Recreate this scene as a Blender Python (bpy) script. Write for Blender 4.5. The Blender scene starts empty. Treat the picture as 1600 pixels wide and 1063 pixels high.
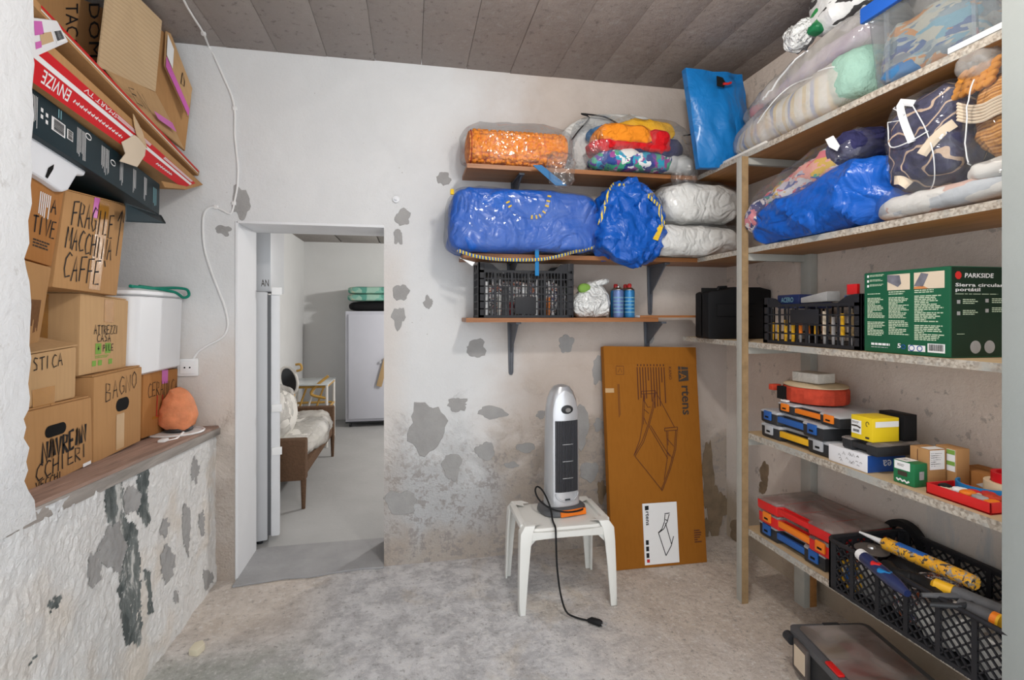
import bpy, bmesh, math, random
from mathutils import Vector, Matrix, noise

# ------------------------------------------------------------------ camera, light, exposure
SC = bpy.context.scene
COL = SC.collection
YAW = math.atan(0.195)
CA, SA = math.cos(YAW), math.sin(YAW)
FPX, CX, HY, CAMZ = 800.0, 800.0, 490.0, 1.5
_cd = bpy.data.cameras.new('camera'); _cd.sensor_width = 36.0; _cd.lens = 36.0*FPX/1600.0
_cd.shift_y = -(531.5-HY)/1600.0; _cd.clip_start = 0.05
cam = bpy.data.objects.new('camera', _cd); COL.objects.link(cam)
cam.location = (0, 0, CAMZ); cam.rotation_euler = (math.pi/2, 0, -YAW)
SC.camera = cam
SC.view_settings.view_transform = 'Standard'; SC.view_settings.look = 'None'
SC.view_settings.gamma = 1.0; SC.view_settings.use_curve_mapping = False
SC.view_settings.exposure = 0.35
W = bpy.data.worlds.new('daylight'); SC.world = W; W.use_nodes = True
W.node_tree.nodes['Background'].inputs[0].default_value = (0.93, 0.97, 1.0, 1)
W.node_tree.nodes['Background'].inputs[1].default_value = 1.65
def point_light(name, loc, power, radius, color):
    l = bpy.data.lights.new(name, 'POINT'); l.energy = power; l.shadow_soft_size = radius; l.color = color
    o = bpy.data.objects.new(name, l); COL.objects.link(o); o.location = loc
    return o
point_light('ceiling_bulb', (0.66, 1.2, 2.72), 44, 0.07, (1.0, 0.95, 0.89))
point_light('back_room_bulb', (1.3, 5.5, 2.15), 100, 0.06, (1.0, 0.99, 0.97))

# ------------------------------------------------------------------ helpers
def PX(px, py, X=None, Y=None, Z=None):
    """room point seen at photo pixel (px,py) on the plane X=, Y= or Z="""
    rx = (px-CX)/FPX; rz = -(py-HY)/FPX
    d = Vector((rx*CA+SA, -rx*SA+CA, rz))
    if X is not None: t = X/d.x
    elif Y is not None: t = Y/d.y
    else: t = (Z-CAMZ)/d.z
    return Vector((d.x*t, d.y*t, CAMZ+d.z*t))

def nz(v, s=1.0, off=0.0):
    return noise.noise(Vector((v[0]*s+off, v[1]*s+off*1.7, v[2]*s-off*0.6)))

class MB:
    def __init__(self): self.v = []; self.f = []
    def add(self, vs, fs):
        b = len(self.v); self.v += [Vector(p) for p in vs]
        self.f += [tuple(b+i for i in q) for q in fs]; return self
    def hexa(self, p):   # p: bottom 4 ccw, top 4 ccw
        return self.add(p, [(3,2,1,0),(4,5,6,7),(0,1,5,4),(1,2,6,5),(2,3,7,6),(3,0,4,7)])
    def bx(self, x0, x1, y0, y1, z0, z1):
        return self.hexa([(x0,y0,z0),(x1,y0,z0),(x1,y1,z0),(x0,y1,z0),(x0,y0,z1),(x1,y0,z1),(x1,y1,z1),(x0,y1,z1)])
    def box(self, c, s, R=None):
        h = [Vector((sx*s[0]/2, sy*s[1]/2, sz*s[2]/2)) for sz in (-1,1) for sx,sy in ((-1,-1),(1,-1),(1,1),(-1,1))]
        if R is not None: h = [R @ q for q in h]
        return self.hexa([Vector(c)+q for q in h])
    def bar(self, p0, p1, w, h, up=(0,0,1)):
        p0, p1 = Vector(p0), Vector(p1); d = (p1-p0).normalized(); up = Vector(up)
        s = d.cross(up)
        if s.length < 1e-4: s = d.cross(Vector((1,0,0)))
        s.normalize(); u = s.cross(d)
        q = [p+s*a*w/2+u*b*h/2 for p in (p0,p1) for a,b in ((-1,-1),(1,-1),(1,1),(-1,1))]
        return self.hexa(q)
    def prism(self, pts, ext):
        n = len(pts); pts = [Vector(p) for p in pts]; e = Vector(ext)
        return self.add(pts+[p+e for p in pts], [tuple(range(n))[::-1], tuple(range(n,2*n))]+[(i,(i+1)%n,n+(i+1)%n,n+i) for i in range(n)])
    def slab(self, pts, t):
        pts = [Vector(p) for p in pts]; nn = (pts[1]-pts[0]).cross(pts[2]-pts[0]).normalized()
        return self.prism([p-nn*t/2 for p in pts], nn*t)
    def tube(self, pts, r, n=8, cap=True):
        pts = [Vector(p) for p in pts]; m = len(pts); rs = r if isinstance(r,(list,tuple)) else [r]*m
        vs = []; prev = None
        for i,p in enumerate(pts):
            d = (pts[min(i+1,m-1)]-pts[max(i-1,0)]).normalized()
            if prev is None:
                a = d.cross(Vector((0,0,1)))
                if a.length < 1e-3: a = d.cross(Vector((1,0,0)))
            else: a = prev-d*prev.dot(d)
            a.normalize(); prev = a; b = d.cross(a)
            vs += [p+(a*math.cos(2*math.pi*k/n)+b*math.sin(2*math.pi*k/n))*rs[i] for k in range(n)]
        fs = [(i*n+k, i*n+(k+1)%n, (i+1)*n+(k+1)%n, (i+1)*n+k) for i in range(m-1) for k in range(n)]
        if cap: fs += [tuple(range(n))[::-1], tuple(range((m-1)*n, m*n))]
        return self.add(vs, fs)
    def cyl(self, p0, p1, r0, r1=None, n=16): return self.tube([p0,p1], [r0, r0 if r1 is None else r1], n)
    def lathe(self, prof, c, n=24, sx=1.0, sy=1.0, R=None):
        vs = []
        for r,z in prof:
            for k in range(n):
                q = Vector((r*sx*math.cos(2*math.pi*k/n), r*sy*math.sin(2*math.pi*k/n), z))
                vs.append(Vector(c)+(R@q if R is not None else q))
        m = len(prof)
        fs = [(i*n+k, i*n+(k+1)%n, (i+1)*n+(k+1)%n, (i+1)*n+k) for i in range(m-1) for k in range(n)]
        fs += [tuple(range(n))[::-1], tuple(range((m-1)*n, m*n))]
        return self.add(vs, fs)
    def soft(self, c, s, k=3.5, n=20, amp=0.02, freq=5.0, seed=0.0, R=None, shape=None, stretch=(1,1,1), fine=0.25, zmin=None):
        idx = {}; vs = []; fs = []
        hx = [q/2 for q in s]
        def vid(p):
            key = (round(p[0]*n*4), round(p[1]*n*4), round(p[2]*n*4))
            if key in idx: return idx[key]
            # soften the spacing so corners get enough points
            g = [math.sin(q*math.pi/2*0.92)/math.sin(math.pi/2*0.92) for q in p]
            L = sum(abs(q)**k for q in g)**(1.0/k)
            u = Vector([q/L for q in g])
            nm = Vector([math.copysign(abs(u[i])**(k-1), u[i])/hx[i] for i in range(3)]).normalized()
            pos = Vector([u[i]*hx[i] for i in range(3)])
            if shape: pos = shape(u.copy(), pos)
            w = Vector([pos[i]*stretch[i] for i in range(3)])
            warp = 0.35*nz(w, freq*0.6, seed+9)
            a = 1-2*abs(nz(w+Vector((warp,warp,-warp))*0.3, freq, seed))
            b = 1-2*abs(nz(w, freq*2.3, seed+4))
            lo = nz(w, freq*0.35, seed+2)
            pos = pos+nm*amp*(0.5*a*abs(a)+fine*b+0.9*lo)
            if R is not None: pos = R @ pos
            pos = pos+Vector(c)
            if zmin is not None and pos.z < zmin: pos.z = zmin+0.0015*(1+nz(pos,30))
            idx[key] = len(vs); vs.append(pos); return idx[key]
        for ax in range(3):
            for sg in (-1,1):
                for i in range(n):
                    for j in range(n):
                        q = []
                        for di,dj in ((0,0),(1,0),(1,1),(0,1)):
                            p = [0,0,0]; p[ax] = sg; p[(ax+1)%3] = -1+2*(i+di)/n; p[(ax+2)%3] = -1+2*(j+dj)/n
                            q.append(vid(p))
                        fs.append(tuple(q) if sg > 0 else tuple(q[::-1]))
        return self.add(vs, fs)
    def build(self, name, mat, root=None, world=True, smooth=False, bevel=0.0, seg=2, sharp=35, label=None):
        me = bpy.data.meshes.new(name); me.from_pydata([tuple(p) for p in self.v], [], self.f)
        if root is not None and world: me.transform(root.matrix_basis.inverted())
        if bevel > 0:
            bm = bmesh.new(); bm.from_mesh(me)
            es = [e for e in bm.edges if len(e.link_faces) == 2 and e.calc_face_angle(0) > 0.5]
            bmesh.ops.bevel(bm, geom=es, offset=bevel, segments=seg, affect='EDGES', profile=0.6, clamp_overlap=True)
            bm.to_mesh(me); bm.free()
        if smooth or bevel > 0:
            me.shade_smooth(); me.set_sharp_from_angle(angle=math.radians(sharp))
        me.materials.append(mat)
        o = bpy.data.objects.new(name, me); COL.objects.link(o)
        if root is not None: o.parent = root
        if label: o['label'] = label
        return o

def thing(name, label, cat, loc=(0,0,0), rz=0.0, group=None, rx=0.0, ry=0.0):
    o = bpy.data.objects.new(name, None); COL.objects.link(o); o.empty_display_size = 0.05
    o.location = loc; o.rotation_euler = (rx, ry, rz); o['label'] = label; o['category'] = cat
    o.matrix_basis = Matrix.Translation(loc) @ Matrix.Rotation(rz,4,'Z') @ Matrix.Rotation(ry,4,'Y') @ Matrix.Rotation(rx,4,'X')
    if group: o['group'] = group
    return o
def tag(o, label, cat, group=None):
    o['label'] = label; o['category'] = cat
    if group: o['group'] = group
    return o
def origin_to(o, loc):
    """put a single-mesh thing's origin at its base"""
    o.data.transform(Matrix.Translation(-Vector(loc))); o.location = loc; return o
def struct(o): o['kind'] = 'structure'; return o

class Face:
    """a flat (or skewed) face: a to the viewer's right, b up, both 0..1; h = height off the face"""
    def __init__(self, bl, br, tr, tl):
        self.q = [Vector(p) for p in (bl,br,tr,tl)]
        self.n = (self.q[1]-self.q[0]).cross(self.q[3]-self.q[0]).normalized()
        self.w = (self.q[1]-self.q[0]).length; self.h = (self.q[3]-self.q[0]).length
    def __call__(self, a, b, h=0.001):
        bl,br,tr,tl = self.q
        return (bl*(1-a)+br*a)*(1-b)+(tl*(1-a)+tr*a)*b+self.n*h
def ribbon(mb, F, pts, w, h=0.0012):
    P = [F(a,b,h) for a,b in pts]; L = []
    for i,p in enumerate(P):
        d = P[min(i+1,len(P)-1)]-P[max(i-1,0)]
        if d.length < 1e-6: d = Vector((0,0,1))
        s = F.n.cross(d.normalized()).normalized()*w/2
        L += [p+s, p-s]
    mb.add(L, [(2*i, 2*i+1, 2*i+3, 2*i+2) for i in range(len(P)-1)])
def patch(mb, F, a0, b0, a1, b1, h=0.001, jag=0.0):
    mb.add([F(a0,b0,h), F(a1,b0,h), F(a1,b1,h), F(a0,b1,h)], [(0,1,2,3)])

STROKES = {
 'A': [[(0,0),(.45,1),(.9,0)],[(.15,.38),(.8,.42)]], 'B': [[(0,0),(.05,1),(.7,.9),(.65,.6),(.05,.52),(.85,.42),(.75,.05),(0,0)]],
 'C': [[(.95,.88),(.55,1),(.15,.75),(.02,.35),(.3,.02),(.95,.1)]], 'D': [[(.05,0),(.1,1),(.8,.75),(.85,.3),(.05,0)]],
 'E': [[(.9,1),(.05,.96),(0,.02),(.9,.05)],[(0,.5),(.7,.53)]], 'F': [[(.95,1),(.05,.96),(0,0)],[(0,.5),(.75,.54)]],
 'G': [[(.9,.88),(.5,1),(.1,.7),(.05,.3),(.45,0),(.9,.15),(.9,.45),(.55,.45)]], 'H': [[(.05,1),(0,0)],[(.9,1),(.85,0)],[(0,.48),(.88,.54)]],
 'I': [[(.3,1),(.27,0)]], 'L': [[(.1,1),(.05,.02),(.85,.05)]], 'M': [[(0,0),(.1,1),(.5,.35),(.9,1),(1,0)]],
 'N': [[(0,0),(.08,1),(.82,.02),(.9,1)]], 'O': [[(.5,1),(.1,.75),(.05,.3),(.45,0),(.9,.3),(.85,.78),(.5,1)]],
 'P': [[(0,0),(.06,1),(.8,.88),(.75,.55),(.05,.48)]], 'R': [[(0,0),(.06,1),(.8,.88),(.7,.56),(.05,.5),(.9,0)]],
 'S': [[(.9,.9),(.4,1),(.1,.75),(.75,.4),(.7,.08),(.05,.05)]], 'T': [[(0,.95),(1,1)],[(.5,.97),(.45,0)]],
 'U': [[(.05,1),(.1,.15),(.5,0),(.85,.2),(.9,1)]], 'V': [[(0,1),(.42,0),(.95,1)]], 'Z': [[(.05,.95),(.9,1),(.05,.02),(.95,.05)]],
 '+': [[(.5,.2),(.5,.8)],[(.1,.5),(.9,.5)]], "'": [[(.3,1.05),(.55,.8)]], ' ': [], '?': [[(0,.1),(.2,1),(.35,0),(.5,1),(.65,.05),(.8,.95),(1,.1)]],
}
def handwrite(root, F, text, a0, b0, a1, b1, mat, w=0.006, seed=1, slope=0.0, name='handwriting'):
    rnd = random.Random(seed); mb = MB(); n = len(text); cw = (a1-a0)/n
    for i,ch in enumerate(text):
        for st in STROKES.get(ch, []):
            oy = slope*i*cw+rnd.uniform(-.05,.05)*(b1-b0)
            ribbon(mb, F, [(a0+cw*(i+.08+.8*x)+rnd.uniform(-.03,.03)*cw, b0+oy+(b1-b0)*y) for x,y in st], w, .0022)
    return mb.build(name, mat, root)

def lettering(root, F, text, a0, b0, a1, b1, mat, rot=0, shear=0.0, bold=0.0, name='lettering', h=0.0015):
    cu = bpy.data.curves.new('t','FONT'); cu.body = text; cu.resolution_u = 2; cu.shear = shear; cu.offset = bold
    o = bpy.data.objects.new('t', cu); COL.objects.link(o)
    dg = bpy.context.evaluated_depsgraph_get(); me = bpy.data.meshes.new_from_object(o.evaluated_get(dg))
    vs = [v.co.copy() for v in me.vertices]; fs = [tuple(p.vertices) for p in me.polygons]
    bpy.data.objects.remove(o); bpy.data.curves.remove(cu); bpy.data.meshes.remove(me)
    xs = [v.x for v in vs]; ys = [v.y for v in vs]; x0,x1,y0,y1 = min(xs),max(xs),min(ys),max(ys)
    out = []
    for v in vs:
        x = (v.x-x0)/(x1-x0); y = (v.y-y0)/(y1-y0)
        if rot == 180: x,y = 1-x,1-y
        if rot == 90: x,y = y,1-x
        out.append(F(a0+(a1-a0)*x, b0+(b1-b0)*y, h))
    return MB().add(out, fs).build(name, mat, root)
def print_lines(mb, F, a0, b0, a1, b1, n, fill=0.55, seed=0, vertical=False):
    rnd = random.Random(seed)
    for i in range(n):
        t0 = i/n; t1 = t0+fill/n; e = rnd.uniform(.7,1.0) if i%5 != 4 else rnd.uniform(.3,.6)
        if vertical: patch(mb, F, a0+(a1-a0)*t0, b1-(b1-b0)*e, a0+(a1-a0)*t1, b1)
        else:
            y1 = b1-(b1-b0)*t0; y0 = b1-(b1-b0)*t1; x = a0
            while x < a0+(a1-a0)*e:      # word-like dashes
                w = rnd.uniform(.06,.2)*(a1-a0); patch(mb, F, x, y0, min(x+w,a0+(a1-a0)*e), y1); x += w+.025*(a1-a0)
def barcode(root, F, a0, b0, a1, b1, vertical=False, seed=3):
    mb = MB(); patch(mb, F, a0, b0, a1, b1, .0012); lab = mb.build('barcode_label', M['paper'], root)
    rnd = random.Random(seed); mb = MB(); t = .08
    while t < .9:
        w = rnd.choice((.015,.03,.045))
        if vertical: patch(mb, F, a0+(a1-a0)*.15, b0+(b1-b0)*t, a1-(a1-a0)*.1, b0+(b1-b0)*(t+w), .002)
        else: patch(mb, F, a0+(a1-a0)*t, b0+(b1-b0)*.2, a0+(a1-a0)*(t+w), b1-(b1-b0)*.08, .002)
        t += w+rnd.choice((.02,.03))
    mb.build('bars', M['ink'], lab, world=False).data.transform(root.matrix_basis.inverted())

from mathutils.bvhtree import BVHTree
def draped(mb, px, off=.004, k=4):
    """points lying on the surface mb where the photo shows them"""
    bv = BVHTree.FromPolygons([tuple(p) for p in mb.v], mb.f); o = Vector((0,0,CAMZ)); out = []
    pp = smooth_path([Vector((a,b,0)) for a,b in px], k); D = (sum(mb.v, Vector())/len(mb.v)-o).length-.1
    for q in pp:
        d = (PX(q.x,q.y,Y=1.0)-o).normalized(); h,_,_,dist = bv.ray_cast(o, d)
        if h is None: h = bv.find_nearest(o+d*D)[0]
        out.append(h-d*off)
    return out
def strip(pts, w):
    mb = MB(); o = Vector((0,0,CAMZ)); L = []
    for i,p in enumerate(pts):
        t_ = pts[min(i+1,len(pts)-1)]-pts[max(i-1,0)]; s = t_.cross((p-o)).normalized()*w/2; L += [p+s,p-s]
    n = len(pts); b = [p+(p-o).normalized()*.002 for p in L]
    return mb.add(L+b,[(2*i,2*i+1,2*i+3,2*i+2) for i in range(n-1)]+[(2*n+2*i+2,2*n+2*i+3,2*n+2*i+1,2*n+2*i) for i in range(n-1)])
def smooth_path(pts, k=3):
    out = []
    for i in range(len(pts)-1):
        p0,p1,p2,p3 = pts[max(i-1,0)],pts[i],pts[i+1],pts[min(i+2,len(pts)-1)]
        for j in range(k):
            t = j/k; out.append(.5*((2*p1)+(p2-p0)*t+(2*p0-5*p1+4*p2-p3)*t*t+(3*p1-p0-3*p2+p3)*t**3))
    return out+[pts[-1]]

# ------------------------------------------------------------------ materials
M = {}
def new_mat(name):
    m = bpy.data.materials.new(name); m.use_nodes = True; nt = m.node_tree
    return m, nt, nt.nodes['Principled BSDF']
class NT:
    def __init__(self, nt): self.nt = nt; self.co = nt.nodes.new('ShaderNodeTexCoord').outputs['Object']
    def link(self, a, b): self.nt.links.new(a, b)
    def inp(self, sock, v):
        if hasattr(v, 'is_output'): self.link(v, sock)
        elif isinstance(v, (tuple,list)) and len(v) == 3 and sock.type == 'RGBA': sock.default_value = (*v, 1)
        else: sock.default_value = v
    def noise(self, scale, detail=4, rough=.55, dist=0.0, co=None, out=0):
        n = self.nt.nodes.new('ShaderNodeTexNoise'); n.inputs['Scale'].default_value = scale; n.inputs['Detail'].default_value = detail
        n.inputs['Roughness'].default_value = rough; n.inputs['Distortion'].default_value = dist
        self.link(co or self.co, n.inputs['Vector']); return n.outputs[out]
    def vor(self, scale, feature='F1', out='Distance', co=None, rnd=1.0):
        n = self.nt.nodes.new('ShaderNodeTexVoronoi'); n.feature = feature; n.inputs['Scale'].default_value = scale
        n.inputs['Randomness'].default_value = rnd
        self.link(co or self.co, n.inputs['Vector']); return n.outputs[out]
    def ramp(self, fac, stops, const=False):
        n = self.nt.nodes.new('ShaderNodeValToRGB'); e = n.color_ramp.elements
        if const: n.color_ramp.interpolation = 'CONSTANT'
        while len(e) < len(stops): e.new(0.5)
        for i,(p,c) in enumerate(stops):
            e[i].position = p; e[i].color = (*c,1) if isinstance(c,(tuple,list)) else (c,c,c,1)
        self.link(fac, n.inputs[0]); return n.outputs[0]
    def mix(self, fac, a, b, mode='MIX'):
        n = self.nt.nodes.new('ShaderNodeMix'); n.data_type = 'RGBA'; n.blend_type = mode
        self.inp(n.inputs[0], fac); self.inp(n.inputs[6], a); self.inp(n.inputs[7], b); return n.outputs[2]
    def math(self, op, a, b=0.0, c=0.0, clamp=False):
        n = self.nt.nodes.new('ShaderNodeMath'); n.operation = op; n.use_clamp = clamp
        for i,v in enumerate((a,b,c)): self.inp(n.inputs[i], v)
        return n.outputs[0]
    def sep(self):
        n = self.nt.nodes.new('ShaderNodeSeparateXYZ'); self.link(self.co, n.inputs[0]); return n.outputs
    def step(self, v, a, b):
        n = self.nt.nodes.new('ShaderNodeMapRange'); n.interpolation_type = 'SMOOTHSTEP'
        self.inp(n.inputs[0], v); n.inputs[1].default_value = a; n.inputs[2].default_value = b; return n.outputs[0]
    def scaled(self, s):
        n = self.nt.nodes.new('ShaderNodeMapping'); n.inputs['Scale'].default_value = s; self.link(self.co, n.inputs[0]); return n.outputs[0]
    def bump(self, h, strength, dist, prev=None):
        n = self.nt.nodes.new('ShaderNodeBump'); n.inputs['Strength'].default_value = strength; n.inputs['Distance'].default_value = dist
        self.link(h, n.inputs['Height'])
        if prev: self.link(prev, n.inputs['Normal'])
        return n.outputs[0]
def mat(name, col, rough=.5, metal=0.0, var=.08, vs=6.0, bump=0.0, bs=40.0, coat=0.0, sss=0.0, spec=None, emit=0.0, trans=0.0, crease=0.0):
    m, nt, P = new_mat(name); g = NT(nt)
    lo = tuple(c*(1-var) for c in col); hi = tuple(min(1,c*(1+var)) for c in col)
    g.link(g.mix(g.noise(vs), lo, hi), P.inputs['Base Color'])
    P.inputs['Roughness'].default_value = rough; P.inputs['Metallic'].default_value = metal; P.inputs['Coat Weight'].default_value = coat
    P.inputs['Coat Roughness'].default_value = .15
    if trans: P.inputs['Transmission Weight'].default_value = trans
    if spec is None and not coat and not metal and rough >= .5: spec = .15
    if spec is not None: P.inputs['Specular IOR Level'].default_value = spec
    if sss: P.inputs['Subsurface Weight'].default_value = sss; P.inputs['Subsurface Radius'].default_value = (.05,.02,.01)
    if crease:
        h1 = g.math('ABSOLUTE', g.math('SUBTRACT', g.noise(crease, 2, .5, 1.2), .5)); h2 = g.math('ABSOLUTE', g.math('SUBTRACT', g.noise(crease*2.7, 3, .5, .8), .5))
        g.link(g.bump(h2, .7, .02, g.bump(h1, 1.0, .06)), P.inputs['Normal'])
    elif bump: g.link(g.bump(g.noise(bs, 6, .6), bump, .01), P.inputs['Normal'])
    M[name] = m; return m
def film(name, tint=(.96,.97,.98), haze=.10, gloss=.06, bump=.6, bs=14, rough=.12, milk=(.9,.9,.9)):
    """thin clear plastic: mostly see-through, hazy in the folds, shiny"""
    m = bpy.data.materials.new(name); m.use_nodes = True; nt = m.node_tree; nt.nodes.remove(nt.nodes['Principled BSDF']); g = NT(nt)
    out = nt.nodes['Material Output']
    h = g.math('ABSOLUTE', g.math('SUBTRACT', g.noise(bs, 3, .5, .8), .5))
    bn = g.bump(h, bump, .03)
    tr = nt.nodes.new('ShaderNodeBsdfTransparent'); tr.inputs[0].default_value = (*tint,1)
    df = nt.nodes.new('ShaderNodeBsdfDiffuse'); df.inputs[0].default_value = (*milk,1); g.link(bn, df.inputs['Normal'])
    gl = nt.nodes.new('ShaderNodeBsdfGlossy'); gl.inputs['Roughness'].default_value = rough; g.link(bn, gl.inputs['Normal'])
    lw = nt.nodes.new('ShaderNodeLayerWeight'); lw.inputs[0].default_value = .25; g.link(bn, lw.inputs['Normal'])
    hz = g.math('MULTIPLY', g.step(g.noise(bs*.35, 3, .55, .6), .25, .75), haze*1.7)
    m1 = nt.nodes.new('ShaderNodeMixShader'); g.link(hz, m1.inputs[0]); g.link(tr.outputs[0], m1.inputs[1]); g.link(df.outputs[0], m1.inputs[2])
    m2 = nt.nodes.new('ShaderNodeMixShader'); g.link(g.math('ADD', g.math('MULTIPLY', lw.outputs['Fresnel'], .38), gloss, clamp=True), m2.inputs[0])
    g.link(m1.outputs[0], m2.inputs[1]); g.link(gl.outputs[0], m2.inputs[2]); g.link(m2.outputs[0], out.inputs[0])
    M[name] = m; return m
def cells(name, cols, scale=18, rough=.8, warp=.25, bump=.3, stretch=(1,1,1), coat=0):
    """printed or jumbled cloth: patches of several colours"""
    m, nt, P = new_mat(name); g = NT(nt)
    mp = g.scaled(stretch)
    v = nt.nodes.new('ShaderNodeVectorMath'); v.operation = 'ADD'; g.link(mp, v.inputs[0])
    s = nt.nodes.new('ShaderNodeVectorMath'); s.operation = 'SCALE'; s.inputs['Scale'].default_value = warp; g.link(g.noise(scale*.5, 3, co=mp, out=1), s.inputs[0]); g.link(s.outputs[0], v.inputs[1])
    c = nt.nodes.new('ShaderNodeSeparateColor'); g.link(g.vor(scale, out='Color', co=v.outputs[0]), c.inputs[0])
    n = len(cols); g.link(g.ramp(c.outputs[0], [(i/n, cols[i]) for i in range(n)], True), P.inputs['Base Color'])
    P.inputs['Roughness'].default_value = rough; P.inputs['Coat Weight'].default_value = coat
    g.link(g.bump(g.noise(30, 4), bump, .02), P.inputs['Normal']); M[name] = m; return m
def stripes(name, cols, scale, axis='X', rough=.8, dist=1.0, bump=.2):
    m, nt, P = new_mat(name); g = NT(nt)
    w = nt.nodes.new('ShaderNodeTexWave'); w.wave_profile = 'SAW'; w.bands_direction = axis; w.inputs['Scale'].default_value = scale; w.inputs['Distortion'].default_value = dist; w.inputs['Detail'].default_value = 2
    g.link(g.co, w.inputs[0]); n = len(cols)
    g.link(g.ramp(w.outputs['Fac'], [(i/n, cols[i]) for i in range(n)], True), P.inputs['Base Color']); P.inputs['Roughness'].default_value = rough
    g.link(g.bump(g.noise(25, 4), bump, .02), P.inputs['Normal']); M[name] = m; return m

# --- plaster, concrete, floor
def wall_back_mat():
    m, nt, P = new_mat('wall_back_plaster'); g = NT(nt); x,y,z = g.sep()
    nb = g.noise(2.2, 6, .6); nf = g.noise(14, 8, .68); nn = g.noise(5, 6, .62, .4)
    white = g.mix(g.noise(3.0, 6, .6, .6), (.62,.63,.64), (.74,.745,.75))
    raw = g.mix(nn, (.43,.35,.295), (.62,.545,.49))
    jit = g.math('MULTIPLY', g.math('SUBTRACT', nb, .5), .9)
    mr = g.step(g.math('ADD', x, jit), .22, .95)              # unpainted plaster behind the shelving
    c = g.mix(g.math('MULTIPLY', mr, .9), white, raw)
    beige = g.mix(nn, (.50,.41,.33), (.68,.61,.54))
    jz = g.math('MULTIPLY', g.math('SUBTRACT', nn, .5), 1.3)
    low = g.math('MAXIMUM', g.step(g.math('ADD', z, g.math('MULTIPLY', jz, .35)), .28, .05), g.math('MULTIPLY', g.step(g.math('ADD', z, jz), 1.0, .45), g.step(g.math('ADD', x, jit), .35, .75)))
    c = g.mix(g.math('MULTIPLY', low, .85), c, beige)
    # flaking patches low down
    fl = g.step(g.noise(20, 8, .75), .52, .57); zone = g.step(g.math('ADD', z, jz), .95, .45)
    c = g.mix(g.math('MULTIPLY', g.math('MULTIPLY', fl, zone), .7), c, (.40,.36,.345))
    jamb = g.math('MULTIPLY', g.step(g.math('ADD', x, g.math('MULTIPLY', jit, .12)), -.93, -.99), g.step(g.math('ADD', z, jit), 1.55, .9))
    c = g.mix(g.math('MULTIPLY', jamb, .8), c, g.mix(nn, (.56,.44,.35), (.70,.62,.55)))
    side = g.math('MULTIPLY', g.math('MULTIPLY', g.step(g.math('ADD', x, g.math('MULTIPLY', jit, .2)), .03, -.14), g.step(x, -.3, -.16)), g.step(z, 2.1, 1.7))
    c = g.mix(g.math('MULTIPLY', side, .35), c, (.58,.48,.40))
    sp = g.step(g.vor(26), .10, .06); sp2 = g.step(g.noise(4.5, 3), .58, .66)
    c = g.mix(g.math('MULTIPLY', g.math('MULTIPLY', sp, sp2), .7), c, (.30,.27,.25))
    g.link(c, P.inputs['Base Color']); P.inputs['Roughness'].default_value = .92
    b1 = g.bump(g.noise(9, 8, .7), .25, .03)
    rough_zone = g.math('MULTIPLY', g.noise(45, 6, .75), g.math('ADD', g.math('MULTIPLY', zone, .9), .08))
    g.link(g.bump(rough_zone, .9, .03, b1), P.inputs['Normal']); M['wall_back'] = m
def wall_left_mat():
    m, nt, P = new_mat('wall_left_plaster'); g = NT(nt); x,y,z = g.sep()
    nn = g.noise(4.5, 7, .65, .5); nf = g.noise(16, 8, .7); nb = g.noise(1.6, 4)
    white = g.mix(nn, (.57,.585,.60), (.73,.74,.755))
    low = g.mix(nn, (.70,.69,.67), (.88,.87,.855))
    low = g.mix(g.math('MULTIPLY', g.step(nb, .52, .62), .55), low, (.72,.62,.51))
    streak = g.noise(7, 5, .6, .2, co=g.scaled((1,1,.18)))
    low = g.mix(g.math('MULTIPLY', g.step(streak, .60, .70), .4), low, (.42,.42,.40))
    c = g.mix(g.step(g.math('ADD', z, g.math('MULTIPLY', g.math('SUBTRACT', nn, .5), .5)), 1.05, .78), white, low)
    near = g.step(g.math('ADD', y, g.math('MULTIPLY', nn, .5)), 2.15, 1.8)
    c = g.mix(g.math('MULTIPLY', near, .6), c, (.82,.83,.84))
    c = g.mix(g.math('MULTIPLY', g.step(nf, .60, .67), .35), c, (.40,.38,.35))
    g.link(c, P.inputs['Base Color']); P.inputs['Roughness'].default_value = .95
    zone = g.step(z, 1.2, .85)
    b1 = g.bump(g.noise(11, 6, .6, .4), .35, .03)
    g.link(g.bump(g.math('MULTIPLY', g.noise(38, 7, .7, .5), g.math('ADD', g.math('MULTIPLY', zone, .9), .12)), .6, .03, b1), P.inputs['Normal']); M['wall_left'] = m
def wall_right_mat():
    m, nt, P = new_mat('wall_right_plaster'); g = NT(nt); x,y,z = g.sep()
    nn = g.noise(4, 6, .62, .3)
    c = g.mix(nn, (.63,.53,.455), (.82,.72,.645))
    st = g.noise(8, 5, .6, .2, co=g.scaled((1,1,.2)))
    blue = g.math('MULTIPLY', g.step(st, .50, .62), g.math('MULTIPLY', g.step(z, .95, .75), g.step(y, 1.9, 1.5)))
    c = g.mix(g.math('MULTIPLY', g.step(z, .95, .75), .5), c, (.66,.63,.59))
    c = g.mix(g.math('MULTIPLY', blue, .5), c, (.36,.45,.51))
    c = g.mix(g.math('MULTIPLY', g.step(g.math('ADD', z, g.math('MULTIPLY', nn, .4)), .62, .42), .8), c, (.36,.28,.19))
    c = g.mix(g.math('MULTIPLY', g.step(g.noise(13, 6, .7), .60, .66), .5), c, (.25,.22,.20))
    g.link(c, P.inputs['Base Color']); P.inputs['Roughness'].default_value = .95
    g.link(g.bump(g.noise(24, 7, .7), .45, .03), P.inputs['Normal']); M['wall_right'] = m
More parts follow.
